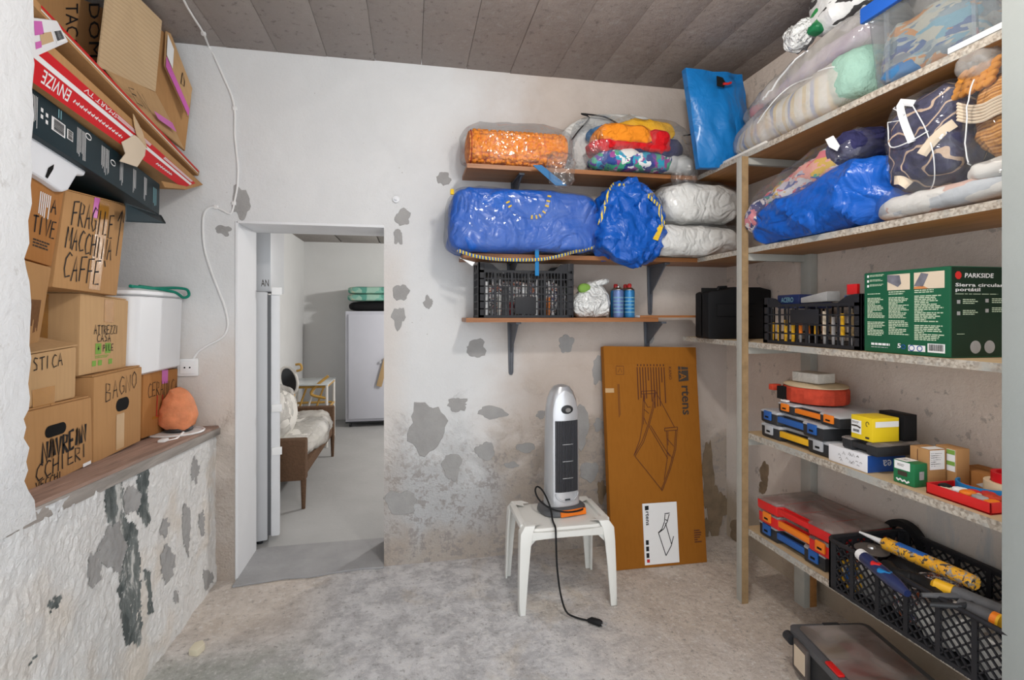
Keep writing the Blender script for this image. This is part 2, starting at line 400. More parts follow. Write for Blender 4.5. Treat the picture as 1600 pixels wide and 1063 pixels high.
def ceiling_mat():
    m, nt, P = new_mat('ceiling_concrete'); g = NT(nt); x,y,z = g.sep()
    g_ = nt.nodes.new('ShaderNodeNewGeometry'); sx = nt.nodes.new('ShaderNodeSeparateXYZ'); g.link(g_.outputs['Position'], sx.inputs[0]); g.co = g_.outputs['Position']
    x = sx.outputs[0]; y = sx.outputs[1]
    nn = g.noise(3.5, 8, .7, .4); nf = g.noise(22, 8, .75)
    c = g.mix(nn, (.26,.21,.185), (.48,.41,.365))
    c = g.mix(g.math('MULTIPLY', g.step(g.math('ADD', x, nn), 1.2, .1), .55), c, (.46,.43,.41))
    edge = g.step(g.math('ADD', y, g.math('MULTIPLY', nn, .5)), 2.95, 3.35)
    c = g.mix(g.math('MULTIPLY', edge, .5), c, (.42,.38,.36))
    c = g.mix(g.math('MULTIPLY', g.step(nf, .54, .64), .55), c, (.46,.42,.40))
    c = g.mix(g.math('MULTIPLY', g.step(nf, .44, .34), .55), c, (.13,.11,.10))
    g.link(c, P.inputs['Base Color']); P.inputs['Roughness'].default_value = .95
    g.link(g.bump(g.noise(26, 8, .75), .75, .04), P.inputs['Normal']); M['ceiling'] = m
def floor_mat():
    m, nt, P = new_mat('floor_concrete'); g = NT(nt); x,y,z = g.sep()
    nn = g.noise(1.5, 7, .65, .5); nm = g.noise(7, 9, .75, .3); nf = g.noise(34, 8, .78)
    c = g.mix(g.step(nm, .40, .60), (.55,.505,.46), (.78,.72,.65))
    gy = g.math('MULTIPLY', g.step(g.math('ADD', nn, g.math('MULTIPLY', g.step(x, 1.1, .3), .12)), .44, .58), .9)
    c = g.mix(gy, c, g.mix(g.step(nm, .38, .62), (.53,.53,.55), (.82,.82,.84)))
    tan = g.math('MULTIPLY', g.math('ADD', g.step(g.math('ADD', x, g.math('MULTIPLY', nm, .6)), .85, 1.5), g.math('MULTIPLY', g.step(x, -.3, -.7), g.step(y, 2.2, 2.7)), clamp=True), .65)
    c = g.mix(tan, c, g.mix(nm, (.55,.44,.345), (.80,.69,.58)))
    gr = g.math('MULTIPLY', g.math('MULTIPLY', g.step(x, -.22, -.5), g.step(g.math('ADD', y, g.math('MULTIPLY', nm, .5)), 2.85, 2.5)), g.step(nn, .36, .55))
    c = g.mix(g.math('MULTIPLY', gr, .75), c, (.42,.44,.385))
    c = g.mix(g.math('MULTIPLY', g.step(nf, .53, .62), .6), c, (.86,.84,.81))
    c = g.mix(g.math('MULTIPLY', g.step(nf, .46, .36), .6), c, (.22,.20,.185))
    g.link(c, P.inputs['Base Color']); P.inputs['Roughness'].default_value = .9
    b = g.bump(g.noise(7, 6, .6, .4), .35, .05); g.link(g.bump(g.noise(38, 7, .78), .7, .025, b), P.inputs['Normal']); M['floor'] = m
wall_back_mat(); wall_left_mat(); wall_right_mat(); ceiling_mat(); floor_mat()
mat('cement', (.345,.34,.335), .95, var=.22, vs=9, bump=.6, bs=30)
mat('masonry', (.24,.18,.12), .95, var=.45, vs=14, bump=1.0, bs=28)
def tar_mat():
    m, nt, P = new_mat('tar'); g = NT(nt); n = g.noise(11, 8, .72, .4, co=g.scaled((1,1,.45)))
    g.link(g.ramp(n, [(.40,(.07,.085,.085)),(.54,(.19,.21,.205)),(.60,(.60,.60,.58))]), P.inputs['Base Color']); P.inputs['Roughness'].default_value = .9
    g.link(g.bump(n, .8, .03), P.inputs['Normal']); M['tar'] = m
tar_mat()
mat('white_paint', (.74,.75,.77), .6, var=.04)
mat('room2_wall', (.68,.68,.67), .85, var=.06, vs=3, bump=.15, bs=20)
mat('room2_floor', (.42,.42,.415), .7, var=.12, vs=3, bump=.2, bs=20)
mat('sill', (.34,.34,.345), .85, var=.22, vs=6, bump=.5, bs=25)
def wood_mat(name, a, b, rough=.6, sc=(1,14,14), bump=.2):
    m, nt, P = new_mat(name); g = NT(nt)
    n = g.noise(2.2, 7, .65, .8, co=g.scaled(sc)); g.link(g.ramp(n, [(.3,a),(.7,b)]), P.inputs['Base Color'])
    P.inputs['Roughness'].default_value = rough; g.link(g.bump(n, bump, .01), P.inputs['Normal']); M[name] = m
wood_mat('veneer_x', (.235,.085,.022), (.37,.145,.045), .45)
wood_mat('veneer_y', (.27,.115,.03), (.43,.20,.065), .5, (14,1,14))
wood_mat('board_y', (.20,.13,.10), (.42,.27,.21), .75, (16,1,16), .4)
wood_mat('board_edge', (.22,.20,.18), (.40,.36,.33), .85, (14,1,14), .5)
def chip_mat():
    m, nt, P = new_mat('chipboard'); g = NT(nt)
    v = g.vor(120, out='Color'); s = nt.nodes.new('ShaderNodeSeparateColor'); g.link(v, s.inputs[0])
    c = g.ramp(s.outputs[0], [(0,(.24,.20,.16)),(.5,(.40,.35,.29)),(1,(.52,.47,.40))])
    c = g.mix(g.step(g.noise(5,6,.7), .45, .62), c, (.37,.37,.345)); g.link(c, P.inputs['Base Color']); P.inputs['Roughness'].default_value = .9
    g.link(g.bump(s.outputs[1], .4, .004), P.inputs['Normal']); M['chipboard'] = m
chip_mat()
mat('shelf_top', (.50,.37,.22), .7, var=.25, vs=10)
mat('post_grey', (.40,.395,.36), .7, var=.18, vs=9, bump=.2, bs=30)
mat('post_rust', (.33,.22,.115), .85, var=.4, vs=25, bump=.4, bs=60)
mat('post_near', (.33,.355,.345), .65, var=.06, vs=5, bump=.12, bs=60)
mat('bracket', (.085,.092,.11), .45, var=.2, vs=20)
def card_mat(name, a, b):
    m, nt, P = new_mat(name); g = NT(nt)
    n = g.noise(3, 6, .6); w = g.noise(70, 2, .5, 0, co=g.scaled((1,1,.05)))
    c = g.mix(n, a, b); c = g.mix(g.math('MULTIPLY', g.step(w,.45,.62), .12), c, tuple(q*.72 for q in a)); g.link(c, P.inputs['Base Color'])
    P.inputs['Roughness'].default_value = .8; P.inputs['Specular IOR Level'].default_value = .12; g.link(g.bump(g.noise(6,3), .15, .02), P.inputs['Normal']); M[name] = m
card_mat('card', (.39,.205,.085), (.50,.285,.125)); card_mat('card_light', (.46,.28,.135), (.58,.375,.195)); card_mat('card_dark', (.36,.15,.045), (.44,.205,.07))
card_mat('card_artens', (.29,.105,.012), (.35,.135,.020))
def corr_mat():
    m, nt, P = new_mat('card_corrugated'); g = NT(nt); w = nt.nodes.new('ShaderNodeTexWave'); w.bands_direction = 'Z'; w.inputs['Scale'].default_value = 16; w.inputs['Distortion'].default_value = .4
    g.link(g.co, w.inputs[0]); g.link(g.mix(g.math('MULTIPLY', g.step(w.outputs['Fac'], .8, 1), .35), g.mix(g.noise(3), (.53,.375,.215), (.63,.46,.28)), (.38,.25,.13)), P.inputs['Base Color'])
    P.inputs['Roughness'].default_value = .85; g.link(g.bump(w.outputs['Fac'], .25, .004), P.inputs['Normal']); M['card_corr'] = m
corr_mat()
mat('tape_brown', (.42,.19,.03), .22, var=.2, vs=12, coat=.6, bump=.2, bs=18); mat('tape_tan', (.55,.36,.18), .25, var=.15, vs=10, coat=.5)
mat('tape_pink', (.60,.13,.45), .45, var=.15); mat('tape_cream', (.66,.55,.42), .6)
mat('paper', (.80,.80,.80), .7, var=.04); mat('ink', (.018,.017,.018), .7, var=.2); mat('ink_soft', (.06,.045,.035), .8, var=.2)
mat('ink_red', (.55,.03,.03), .7); mat('ink_green', (.20,.36,.07), .8); mat('dark_hole', (.01,.01,.01), .9)
mat('print_white', (.78,.78,.78), .6, var=.03); mat('print_teal', (.22,.42,.47), .6); mat('print_pale', (.50,.60,.44), .6, var=.1); mat('ink_brown', (.10,.035,.02), .8)
mat('red_card', (.58,.008,.014), .5, var=.06, spec=.2); mat('teal_card', (.010,.024,.031), .45, var=.4, vs=4, spec=.25); mat('white_card', (.76,.76,.78), .5, var=.05)
mat('white_plastic', (.80,.80,.80), .38, var=.03); mat('stool_plastic', (.74,.74,.705), .35, var=.03, vs=4); mat('cooler_plastic', (.80,.81,.83), .4, var=.02)
mat('foam_white', (.80,.82,.86), .55, var=.04)
mat('rope_green', (.01,.22,.15), .6); mat('salt', (.72,.27,.13), .6, var=.35, vs=22, bump=.5, bs=30, sss=.25)
mat('silver', (.50,.51,.53), .3, metal=.55, var=.05); mat('silver_light', (.64,.65,.68), .25, metal=.45, var=.04); mat('dark_plastic', (.028,.029,.032), .45, var=.2, spec=.3)
mat('grey_plastic', (.085,.088,.095), .45, var=.1); mat('orange_label', (.85,.20,.02), .5); mat('black_rubber', (.014,.014,.015), .5); mat('metal', (.55,.55,.55), .3, metal=1.0)
mat('heater_slat', (.10,.10,.11), .3, metal=.5)
mat('bag_blue', (.006,.092,.44), .32, var=.16, vs=6, crease=4.5, coat=.12, spec=.3); mat('bag_blue_sky', (.008,.16,.45), .36, var=.12, vs=5, crease=2.6, coat=.12, spec=.3)
stripes('strap_print', [(.02,.10,.38),(.70,.50,.03),(.02,.10,.38),(.70,.50,.03)], 9, 'X', .6, 2.0)
mat('yellow_webbing', (.68,.45,.03), .7, var=.2, vs=60)
mat('pillow', (.74,.72,.68), .5, var=.06, vs=5, crease=6, coat=.4); mat('cover_white', (.70,.69,.66), .7, var=.08, crease=6)
mat('cloth_orange', (.85,.27,.02), .85, var=.12, crease=7); mat('cloth_yellow', (.80,.42,.01), .85, var=.1, crease=7)
mat('cloth_red', (.60,.01,.015), .85, var=.1, crease=7); mat('cloth_navy', (.03,.03,.09), .85, var=.3, vs=20, crease=7); mat('cloth_blue', (.05,.17,.36), .85, bump=.4)
mat('cloth_mint', (.30,.48,.40), .9, var=.1, bump=.8, bs=40); mat('cloth_lilac', (.44,.36,.48), .85, var=.1); mat('cloth_white', (.70,.68,.64), .85, var=.06, bump=.4, bs=20); mat('cloth_pink', (.65,.22,.22), .85)
def pebble_mat():
    m, nt, P = new_mat('orange_rug'); g = NT(nt); d = g.vor(34)
    g.link(g.mix(g.step(d, .25, .75), (.93,.34,.055), (.66,.15,.015)), P.inputs['Base Color']); P.inputs['Roughness'].default_value = .8
    g.link(g.bump(g.math('SUBTRACT', 1.0, d), 1.0, .02), P.inputs['Normal']); M['orange_rug'] = m
pebble_mat()
cells('print_tropical', [(.03,.05,.22),(.02,.30,.45),(.12,.05,.30),(.05,.35,.20),(.02,.06,.25),(.30,.06,.25),(.75,.75,.75)], 22)
cells('print_summer', [(.12,.14,.30),(.55,.52,.52),(.55,.12,.15),(.08,.30,.22),(.62,.30,.25),(.10,.12,.32),(.45,.42,.48),(.55,.35,.06)], 22, warp=.3, stretch=(1,.6,1.4))
cells('print_scraps', [(.10,.10,.22),(.66,.60,.58),(.60,.22,.25),(.70,.66,.66),(.05,.06,.16),(.45,.40,.42)], 24)
cells('tub_mix', [(.15,.19,.22),(.30,.32,.30),(.42,.20,.08),(.07,.11,.22),(.36,.34,.28),(.20,.24,.26),(.14,.27,.33)], 17, warp=.3, stretch=(1,.7,2.0))
cells('junk_mix', [(.02,.02,.02),(.60,.58,.56),(.05,.05,.06),(.55,.53,.52),(.45,.12,.05),(.62,.62,.62),(.10,.11,.2)], 45)
cells('blanket_print', [(.66,.64,.60),(.60,.58,.54),(.66,.64,.60),(.48,.50,.52),(.64,.62,.58),(.58,.40,.34),(.66,.64,.6)], 9, stretch=(1,1.2,3))
stripes('towel_stripe', [(.66,.63,.56),(.62,.50,.30),(.24,.30,.48),(.66,.63,.56),(.62,.50,.30),(.66,.64,.6)], 2.6, 'Y', .9, 1.0)
stripes('chevron_cloth', [(.035,.035,.08),(.045,.045,.10),(.03,.03,.07),(.03,.03,.07),(.50,.36,.26),(.04,.04,.09),(.03,.03,.07)], 6.5, 'DIAGONAL', .85, 12.0, .6)
stripes('wicker', [(.30,.11,.02),(.55,.25,.05),(.42,.17,.03),(.62,.32,.10)], 16, 'Z', .7, 3.0, .8)
cells('mat_green', [(.10,.32,.25),(.20,.45,.36),(.32,.52,.42),(.50,.56,.40)], 9, rough=.95)
cells('bag_print', [(.72,.73,.72),(.72,.73,.72),(.02,.30,.07),(.72,.73,.72),(.70,.71,.70),(.04,.04,.04),(.74,.74,.74)], 15, rough=.4, warp=.25, stretch=(1,.5,1.8), coat=.3)
mat('bag_white', (.74,.75,.74), .4, var=.05, crease=14, coat=.3); mat('bag_milky', (.60,.58,.545), .45, var=.08, vs=4, bump=.5, bs=12, coat=.3)
film('film', haze=.03, gloss=.012, bump=.5, bs=7); film('film_wrinkled', haze=.04, gloss=.03, bump=.8, bs=9); film('film_milky', haze=.42, bump=.6, bs=7, milk=(.72,.69,.64)); film('tub_clear', (.90,.93,.95), .20, .07, .05, 3, .08, milk=(.75,.80,.83)); film('lid_clear', (.80,.82,.84), .25, .05, .05, 12, .25, milk=(.60,.60,.58)); film('lid_dusty', (.80,.78,.76), .30, .03, .05, 12, .4, milk=(.52,.46,.43))
mat('crate_black', (.018,.018,.021), .45, var=.2, vs=12, spec=.25); mat('case_black', (.010,.010,.011), .55, var=.2, vs=10); mat('blue_lid', (.012,.10,.46), .4); mat('rail_white', (.72,.73,.74), .4)
mat('can_blue', (.03,.20,.45), .35, var=.25, vs=18, metal=.3); mat('can_blue_pale', (.14,.22,.46), .35, var=.2, vs=18, metal=.3); mat('cap_red', (.55,.02,.02), .4)
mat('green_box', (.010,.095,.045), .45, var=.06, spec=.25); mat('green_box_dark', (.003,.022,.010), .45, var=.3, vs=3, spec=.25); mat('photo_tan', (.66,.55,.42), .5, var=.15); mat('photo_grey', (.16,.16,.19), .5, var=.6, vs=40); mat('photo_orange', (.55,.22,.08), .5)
mat('handle_yellow', (.78,.42,.015), .4, var=.15, vs=30); mat('handle_orange', (.80,.20,.01), .45); mat('handle_blue', (.015,.10,.36), .45); mat('steel', (.52,.52,.53), .35, metal=.8); mat('brush_wood', (.48,.33,.17), .6, var=.2)
mat('red_plastic', (.62,.012,.012), .4); mat('reel_red', (.50,.06,.03), .7, var=.55, vs=26, bump=.4); mat('reel_cream', (.58,.46,.30), .9, var=.25, vs=14, bump=.3); mat('brick_white', (.56,.53,.48), .95, var=.2, vs=30, bump=.8, bs=50)
mat('box_yellow', (.78,.56,.01), .45, var=.05); mat('box_blue', (.012,.07,.30), .45); mat('box_green', (.008,.16,.055), .45); mat('tape_masking', (.72,.60,.40), .8); mat('tape_blue', (.02,.19,.45), .55); mat('clear_grey', (.42,.43,.45), .3)
cells('caulk_dirty', [(.72,.34,.02),(.78,.40,.02),(.05,.045,.04),(.70,.33,.02),(.30,.27,.24),(.76,.36,.02)], 45, rough=.5); mat('tube_navy', (.012,.022,.085), .3, coat=.4); mat('disc_metal', (.16,.14,.13), .45, metal=.6, var=.4, vs=9); mat('grimy', (.10,.10,.105), .6, var=.7, vs=18)
mat('rattan', (.13,.075,.045), .8, var=.4, vs=50, bump=.9, bs=70); mat('weave_orange', (.55,.22,.03), .55, var=.3, vs=20); mat('bamboo', (.52,.30,.06), .4, var=.35, vs=14); mat('bamboo_white', (.72,.70,.66), .45); mat('glass_top', (.62,.66,.66), .1, var=.02); mat('mirror_dark', (.05,.055,.06), .1, metal=.4)
mat('fridge', (.53,.54,.56), .4, var=.04, vs=2); mat('fridge_door', (.70,.71,.73), .35); mat('wardrobe', (.55,.56,.62), .45, var=.04); mat('sheet_white', (.66,.65,.61), .55, var=.08, crease=6, coat=.3); mat('stone', (.66,.60,.46), .9)
# ------------------------------------------------------------------ the setting
XL, XR, YB, ZC = -1.07, 2.09, 3.125, 3.0
XN = -1.82                                   # back of the recess on the left
D0, D1, DH, YB2 = -0.97, -0.164, 2.02, 3.47  # doorway
struct(MB().bx(XN-.1, XR+.1, -.6, YB, -.1, 0).build('floor', M['floor']))
wb = struct(MB().bx(XN-.1, D0, YB, YB2, 0, ZC).bx(D1, XR+.1, YB, YB2, 0, ZC).bx(D0, D1, YB, YB2, DH, ZC).build('wall_back', M['wall_back']))
struct(MB().bx(XR, XR+.1, .6, YB, 0, ZC).build('wall_right', M['wall_right']))
# left: thick half-wall carrying a ledge, open recess above it, ragged wall end towards the camera
def ledge_z(y): return .875+(3.1-y)/(3.1-1.72)*.072
def wall_relief(y, z):
    q = (y, z*.75+y*.25, 0); return .010*nz(q,9,2)+.007*abs(nz(q,24,5))+.0045*nz(q,55,7)-.006
wl = MB()
wl.hexa([(XN,.3,0),(XL-.01,.3,0),(XL-.01,YB,0),(XN,YB,0),(XN,.3,ledge_z(.3)-.03),(XL-.01,.3,ledge_z(.3)-.03),(XL-.01,YB,ledge_z(YB)-.03),(XN,YB,ledge_z(YB)-.03)])
ny,nzz = 230,80; vs = []      # rough rendered face of the low wall
for j in range(nzz+1):
    for i in range(ny+1):
        y = .3+(YB-.3)*i/ny; z = (ledge_z(y)-.02)*j/nzz
        vs.append((XL+wall_relief(y,z), y, z))
wl.add(vs,[(j*(ny+1)+i,j*(ny+1)+i+1,(j+1)*(ny+1)+i+1,(j+1)*(ny+1)+i) for j in range(nzz) for i in range(ny)])
edge = [(57,-70),(52,0),(53,40),(50,75),(54,100),(50,140),(53,180),(48,235),(51,262),(48,290),(50,318),(44,345),(46,380),(38,404),(41,420),(46,440),(49,475),(47,510),(46,540),(49,560),(44,600),(47,622),(45,640),(37,655),(41,668),(37,685),(46,700),(41,722),(44,735),(38,752),(45,768),(54,782),(57,812)]
pe = [PX(a,b,X=XL) for a,b in edge]
pe[0].z = ZC
wl.prism([(XL,.3,pe[-1].z-.02)]+[tuple(p) for p in pe[::-1]]+[(XL,.3,ZC)], (-.1,0,0))
wl = struct(wl.build('wall_left', M['wall_left']))
struct(MB().bx(XN-.1, XN, .3, YB, .8, ZC).build('wall_recess', M['wall_left']))
# ledge board on the half-wall
lb = struct(MB().hexa([(-1.75,1.62,ledge_z(1.62)-.03),(-1.078,1.62,ledge_z(1.62)-.03),(-1.055,YB,ledge_z(YB)-.03),(-1.75,YB,ledge_z(YB)-.03),(-1.75,1.62,ledge_z(1.62)),(-1.080,1.62,ledge_z(1.62)),(-1.062,YB,ledge_z(YB)),(-1.75,YB,ledge_z(YB))]).build('trim_1', M['board_y'], bevel=.004))
lb['label'] = 'worn wooden board capping the low wall on the left'
struct(MB().hexa([(-1.10,1.62,ledge_z(1.62)-.06),(-1.076,1.62,ledge_z(1.62)-.06),(-1.052,YB,ledge_z(YB)-.05),(-1.075,YB,ledge_z(YB)-.05),(-1.10,1.62,ledge_z(1.62)-.012),(-1.076,1.62,ledge_z(1.62)-.012),(-1.052,YB,ledge_z(YB)-.012),(-1.075,YB,ledge_z(YB)-.012)]).build('trim_2', M['board_edge'], bevel=.004))
# ceiling of long concrete planks
ce = struct(MB().bx(XN-.1, XR+.1, -.2, YB, ZC+.03, ZC+.12).build('ceiling', M['ceiling']))
pm = None; rnd = random.Random(4)
for i in range(15):
    x = XN+.02+i*.27
    if pm is None:
        o = MB().bx(-.1345,.1345,-1.66,1.66,-.02,.03).build('plank', M['ceiling'], bevel=.004); pm = o.data
    else:
        o = bpy.data.objects.new('plank', pm); COL.objects.link(o)
    o.parent = ce; o.location = (x+.1, 1.465, ZC+.012+rnd.uniform(-.002,.003))
# door lining and sill
t3 = struct(MB().bx(D0-.006, D0+.008, YB-.006, YB2, 0.0, DH).build('trim_3', M['white_paint'], bevel=.002))
struct(MB().bx(D0, D1, YB-.006, YB2, DH-.012, DH+.003).build('trim_4', M['white_paint'], bevel=.002))
sl = MB(); ys = [YB-.09,YB-.07,YB-.05,YB-.06,YB-.035,YB-.02,YB-.03]
pts = [(D0+.004+i*(D1-D0-.004)/6, ys[i], 0) for i in range(7)]
sl.prism(pts+[(D1,YB2+.03,0),(D0+.004,YB2+.03,0)], (0,0,.012)); struct(sl.build('trim_5', M['sill'], bevel=.004))
# room beyond the doorway
R2L, R2R, R2B, R2H = -1.48, 2.6, 7.55, 2.5
struct(MB().bx(R2L-.1, R2R, YB2, R2B+.1, -.1, -.002).build('floor', M['room2_floor']))
struct(MB().bx(R2L-.1, R2L, YB2, R2B, 0, R2H+.1).build('wall_side', M['room2_wall']))
struct(MB().bx(R2L-.1, R2R, R2B, R2B+.1, 0, R2H+.1).build('wall_far', M['room2_wall']))
struct(MB().bx(R2R, R2R+.1, YB2, R2B, 0, R2H+.1).build('wall_end', M['room2_wall']))
struct(MB().bx(R2L-.1, R2R+.1, YB2, R2B+.1, R2H+.02, R2H+.12).build('ceiling', M['ceiling']))
for i in range(8):
    o = struct(MB().bx(R2L+i*.52, R2L+i*.52+.5, YB2+.001, R2B, R2H, R2H+.02).build('trim_6', M['ceiling'], bevel=.006))

# cement patches, bare masonry and tar streaks: each its own thin crust on the wall
def blob(F2, cx, cy, rx, ry, seed, n=26, jag=.34):
    rn = random.Random(seed); out = []
    for k in range(n):
        a = 2*math.pi*k/n
        r = 1+jag*noise.noise(Vector((math.cos(a)*1.3+seed*3.1, math.sin(a)*1.3, seed)))*1.6+rn.uniform(-.09,.09)
        out.append(F2(cx+rx*r*math.cos(a), cy+ry*r*math.sin(a)))
    return out
def crust(parent, pts, nrm, t, m, name):
    mb = MB(); nrm = Vector(nrm); c = sum(pts, Vector())/len(pts); n = len(pts)
    vs = [p-nrm*.004 for p in pts]+[c.lerp(p,.93)+nrm*t for p in pts]+[c+nrm*t*1.15]
    fs = [(i,(i+1)%n,n+(i+1)%n,n+i) for i in range(n)]+[(n+i,n+(i+1)%n,2*n) for i in range(n)]
    return mb.add(vs, fs).build(name, m, parent)
def relief_patch(parent, poly, off, m, name, st=.008):
    """crust that follows the rough face of the low wall inside the outline poly (y,z)"""
    ys = [p[0] for p in poly]; zs_ = [p[1] for p in poly]; vid = {}; vs = []; fs = []
    def inside(y,z):
        c = False; n = len(poly)
        for k in range(n):
            (y0,z0),(y1,z1) = poly[k],poly[k-1]
            if (z0 > z) != (z1 > z) and y < (y1-y0)*(z-z0)/(z1-z0)+y0: c = not c
        return c
    def vv(i,j):
        if (i,j) not in vid:
            y,z = min(ys)+i*st,min(zs_)+j*st; vid[i,j] = len(vs); vs.append((XL+wall_relief(y,z)*.8-.001+off, y, z))
        return vid[i,j]
    for i in range(int((max(ys)-min(ys))/st)+1):
        for j in range(int((max(zs_)-min(zs_))/st)+1):
            y,z = min(ys)+(i+.5)*st,min(zs_)+(j+.5)*st
            if inside(y+.012*nz((y,z,0),70,3), z+.012*nz((y,z,0),70,8)): fs.append((vv(i,j),vv(i+1,j),vv(i+1,j+1),vv(i,j+1)))
    if fs: MB().add(vs,fs).build(name, m, parent, smooth=True, sharp=80)
onb = lambda a,b: PX(a,b,Y=YB); onl = lambda a,b: PX(a,b,X=XL); onr = lambda a,b: PX(a,b,X=XR)
for i,(a,b,rx,ry) in enumerate([(376,316,15,24),(350,360,13,8),(694,279,12,11),(629,340,14,15),(622,370,7,13),(627,458,12,14),(623,496,12,16),(669,473,8,9),(743,545,17,14),(885,537,13,15),(935,578,11,22),(668,668,31,40),(706,730,17,22),(628,785,26,20),(714,632,18,11),(768,645,24,10),(758,705,15,13),(822,700,14,8),(798,727,12,5),(1016,522,9,13),(936,664,9,9),(906,668,12,40),(921,737,15,17),(845,648,7,7)]):
    crust(wb, blob(onb,a,b,rx,ry,i+1), (0,-1,0), .003, M['cement'], 'cement_patch')
for i,(a,b,rx,ry) in enumerate([(1106,740,10,50),(1116,800,12,42),(1100,835,9,26),(1128,790,9,20),(940,770,8,18)]):
    crust(wb, blob(onb,a,b,rx,ry,i+41), (0,-1,0), .004, M['masonry'], 'bare_patch')
for i,(a,b,rx,ry) in enumerate([(1153,828,12,20),(1195,742,7,20),(1192,762,5,12)]):
    crust(wb, [p for p in blob(lambda u,v: PX(u,v,X=XR),a,b,rx,ry,i+51)], (-1,0,0), .004, M['masonry'], 'bare_patch')
for i,(a,b,rx,ry) in enumerate([(179,859,18,34),(151,888,13,26),(292,825,7,40),(263,879,9,28),(306,735,7,20),(316,817,4,17),(325,905,9,17),(207,783,15,20),(259,824,8,13),(277,932,4,9)]):
    relief_patch(wl, [(q.y,q.z) for q in blob(onl,a,b,rx,ry,i+61)], .0022, M['cement'], 'cement_patch')
S4 = 2.512
def jag_poly(pts, seed):
    out = []; rn = random.Random(seed)
    for i,p in enumerate(pts):
        q = pts[(i+1)%len(pts)]
        for t in (0,.33,.66):
            out.append((p[0]+(q[0]-p[0])*t+rn.uniform(-7,7), p[1]+(q[1]-p[1])*t+rn.uniform(-7,7)))
    return [onl(a/S4, 640+b/S4) for a,b in out]
def flat_poly(parent, pts, nrm, t, m, name):
    return MB().prism([p+Vector(nrm)*-.003 for p in pts], Vector(nrm)*(t+.003)).build(name, m, parent)
for i,pg in enumerate([[(410,290),(470,255),(520,240),(490,300),(482,370),(500,430),(540,450),(556,700),(560,800),(555,925),(500,920),(482,800),(465,640),(500,560),(488,480),(430,440),(415,380)],
                       [(545,222),(588,208),(595,440),(566,470),(552,400)],[(570,630),(600,640),(605,800),(577,808)],[(200,755),(250,735),(235,775),(212,785)],[(112,995),(150,970),(140,1000)]]):
    relief_patch(wl, [(q.y,q.z) for q in jag_poly(pg, i+5)], .0018, M['tar'], 'tar_streak')
# loose stone flake at the foot of the low wall, bolt in the wall
origin_to(tag(MB().prism([(-.96,2.47,0),(-.92,2.455,0),(-.905,2.50,0),(-.925,2.53,0),(-.955,2.52,0)], (0,0,.03)).build('plaster_flake', M['stone'], bevel=.004), 'small cream flake of plaster on the floor by the low wall', 'rubble'), (-.93,2.49,0))
p = PX(619,312,Y=YB)
origin_to(tag(MB().cyl(p, p+Vector((0,-.012,0)), .02).cyl(p+Vector((0,-.012,0)), p+Vector((0,-.03,0)), .008).build('wall_bolt', M['steel'], smooth=True), 'small metal bolt in the white wall above the doorway', 'bolt'), p)

# white cable clipped from ceiling to socket
cb = [PX(a,b,Z=ZC-.02) for a,b in ((262,-60),(287,0),(303,28),(317,50))]+[PX(a,b,Y=YB-.006) for a,b in ((326,72),(338,95),(350,122),(362,150),(367,175),(367,210),(370,240),(372,262),(371,290),(367,312),(363,330),(358,334),(348,329),(336,324),(327,325),(320,332),(317,348),(319,385),(327,415),(338,445),(350,475),(356,500),(355,515),(347,528),(325,540),(311,549),(304,558),(301,566))]
t = thing('power_cable', 'thin white cable running down the back wall to the socket', 'cable', PX(301,566,Y=YB-.006))
MB().tube(smooth_path(cb), .0055, 6).build('cord', M['white_plastic'], t, smooth=True)
for a,b in ((338,324),(367,170),(318,52),(366,318)):
    q = PX(a,b,Y=YB) if b > 60 else PX(a,b,Z=ZC-.012); MB().box(q, (.022,.022,.022)).build('cable_clip', M['white_plastic'], t, bevel=.004)
p = PX(295,574,Y=YB)
t = thing('wall_socket', 'white double-pin wall socket above the salt lamp', 'socket', p)
MB().box(p+Vector((0,-.008,0)), (.105,.016,.098)).build('frame', M['white_plastic'], t, bevel=.007)
MB().box(p+Vector((0,-.018,0)), (.075,.006,.07)).build('insert', M['white_plastic'], t, bevel=.004)
for s in (-1,1): MB().cyl(p+Vector((s*.013,-.02,0)), p+Vector((s*.013,-.0225,0)), .0045, n=10).build('socket_hole', M['dark_hole'], t)

# ------------------------------------------------------------------ shelving
YF, XS = 2.85, 1.71
def shelf(name, label, bx, m_top, m_edge, edge, grp=None):
    x0,x1,y0,y1,z0,z1 = bx
    t = thing(name, label, 'shelf', ((x0+x1)/2,(y0+y1)/2,z0))
    if grp: t['group'] = grp
    MB().bx(*bx).build('board', m_top, t, bevel=.002)
    if edge == 'x': MB().bx(x0-.003,x0+.001,y0,y1,z0,z1+.0005).build('front_edge', m_edge, t)
    else: MB().bx(x0,x1,y0-.003,y0+.001,z0,z1+.0005).build('front_edge', m_edge, t)
    return t
g1 = 'wooden shelves around the right corner'
shelf('wall_shelf', 'brown veneered shelf under the orange roll, topmost on the back wall', (.30,XR,YF,YB,2.313,2.337), M['veneer_x'], M['veneer_x'], 'y', g1)
shelf('wall_shelf', 'brown veneered shelf under the big blue storage bag', (.28,XR,YF,YB,1.812,1.836), M['veneer_x'], M['veneer_x'], 'y', g1)
shelf('wall_shelf', 'brown shelf holding the black crate and spray cans on the back wall', (.297,1.46,2.87,YB,1.450,1.474), M['veneer_x'], M['veneer_x'], 'y', g1)
shelf('wall_shelf', 'short pale-topped board extending past the spray cans', (1.34,1.80,2.865,3.08,1.475,1.488), M['white_card'], M['veneer_x'], 'y', g1)
shelf('side_shelf', 'top shelf on the right under the clear tub and linen bags', (XS,XR,.75,YF,2.312,2.338), M['veneer_y'], M['chipboard'], 'x', g1)
shelf('side_shelf', 'right shelf carrying the blue sack and clear clothes bags', (XS,XR,.75,YF,1.812,1.838), M['veneer_y'], M['chipboard'], 'x', g1)
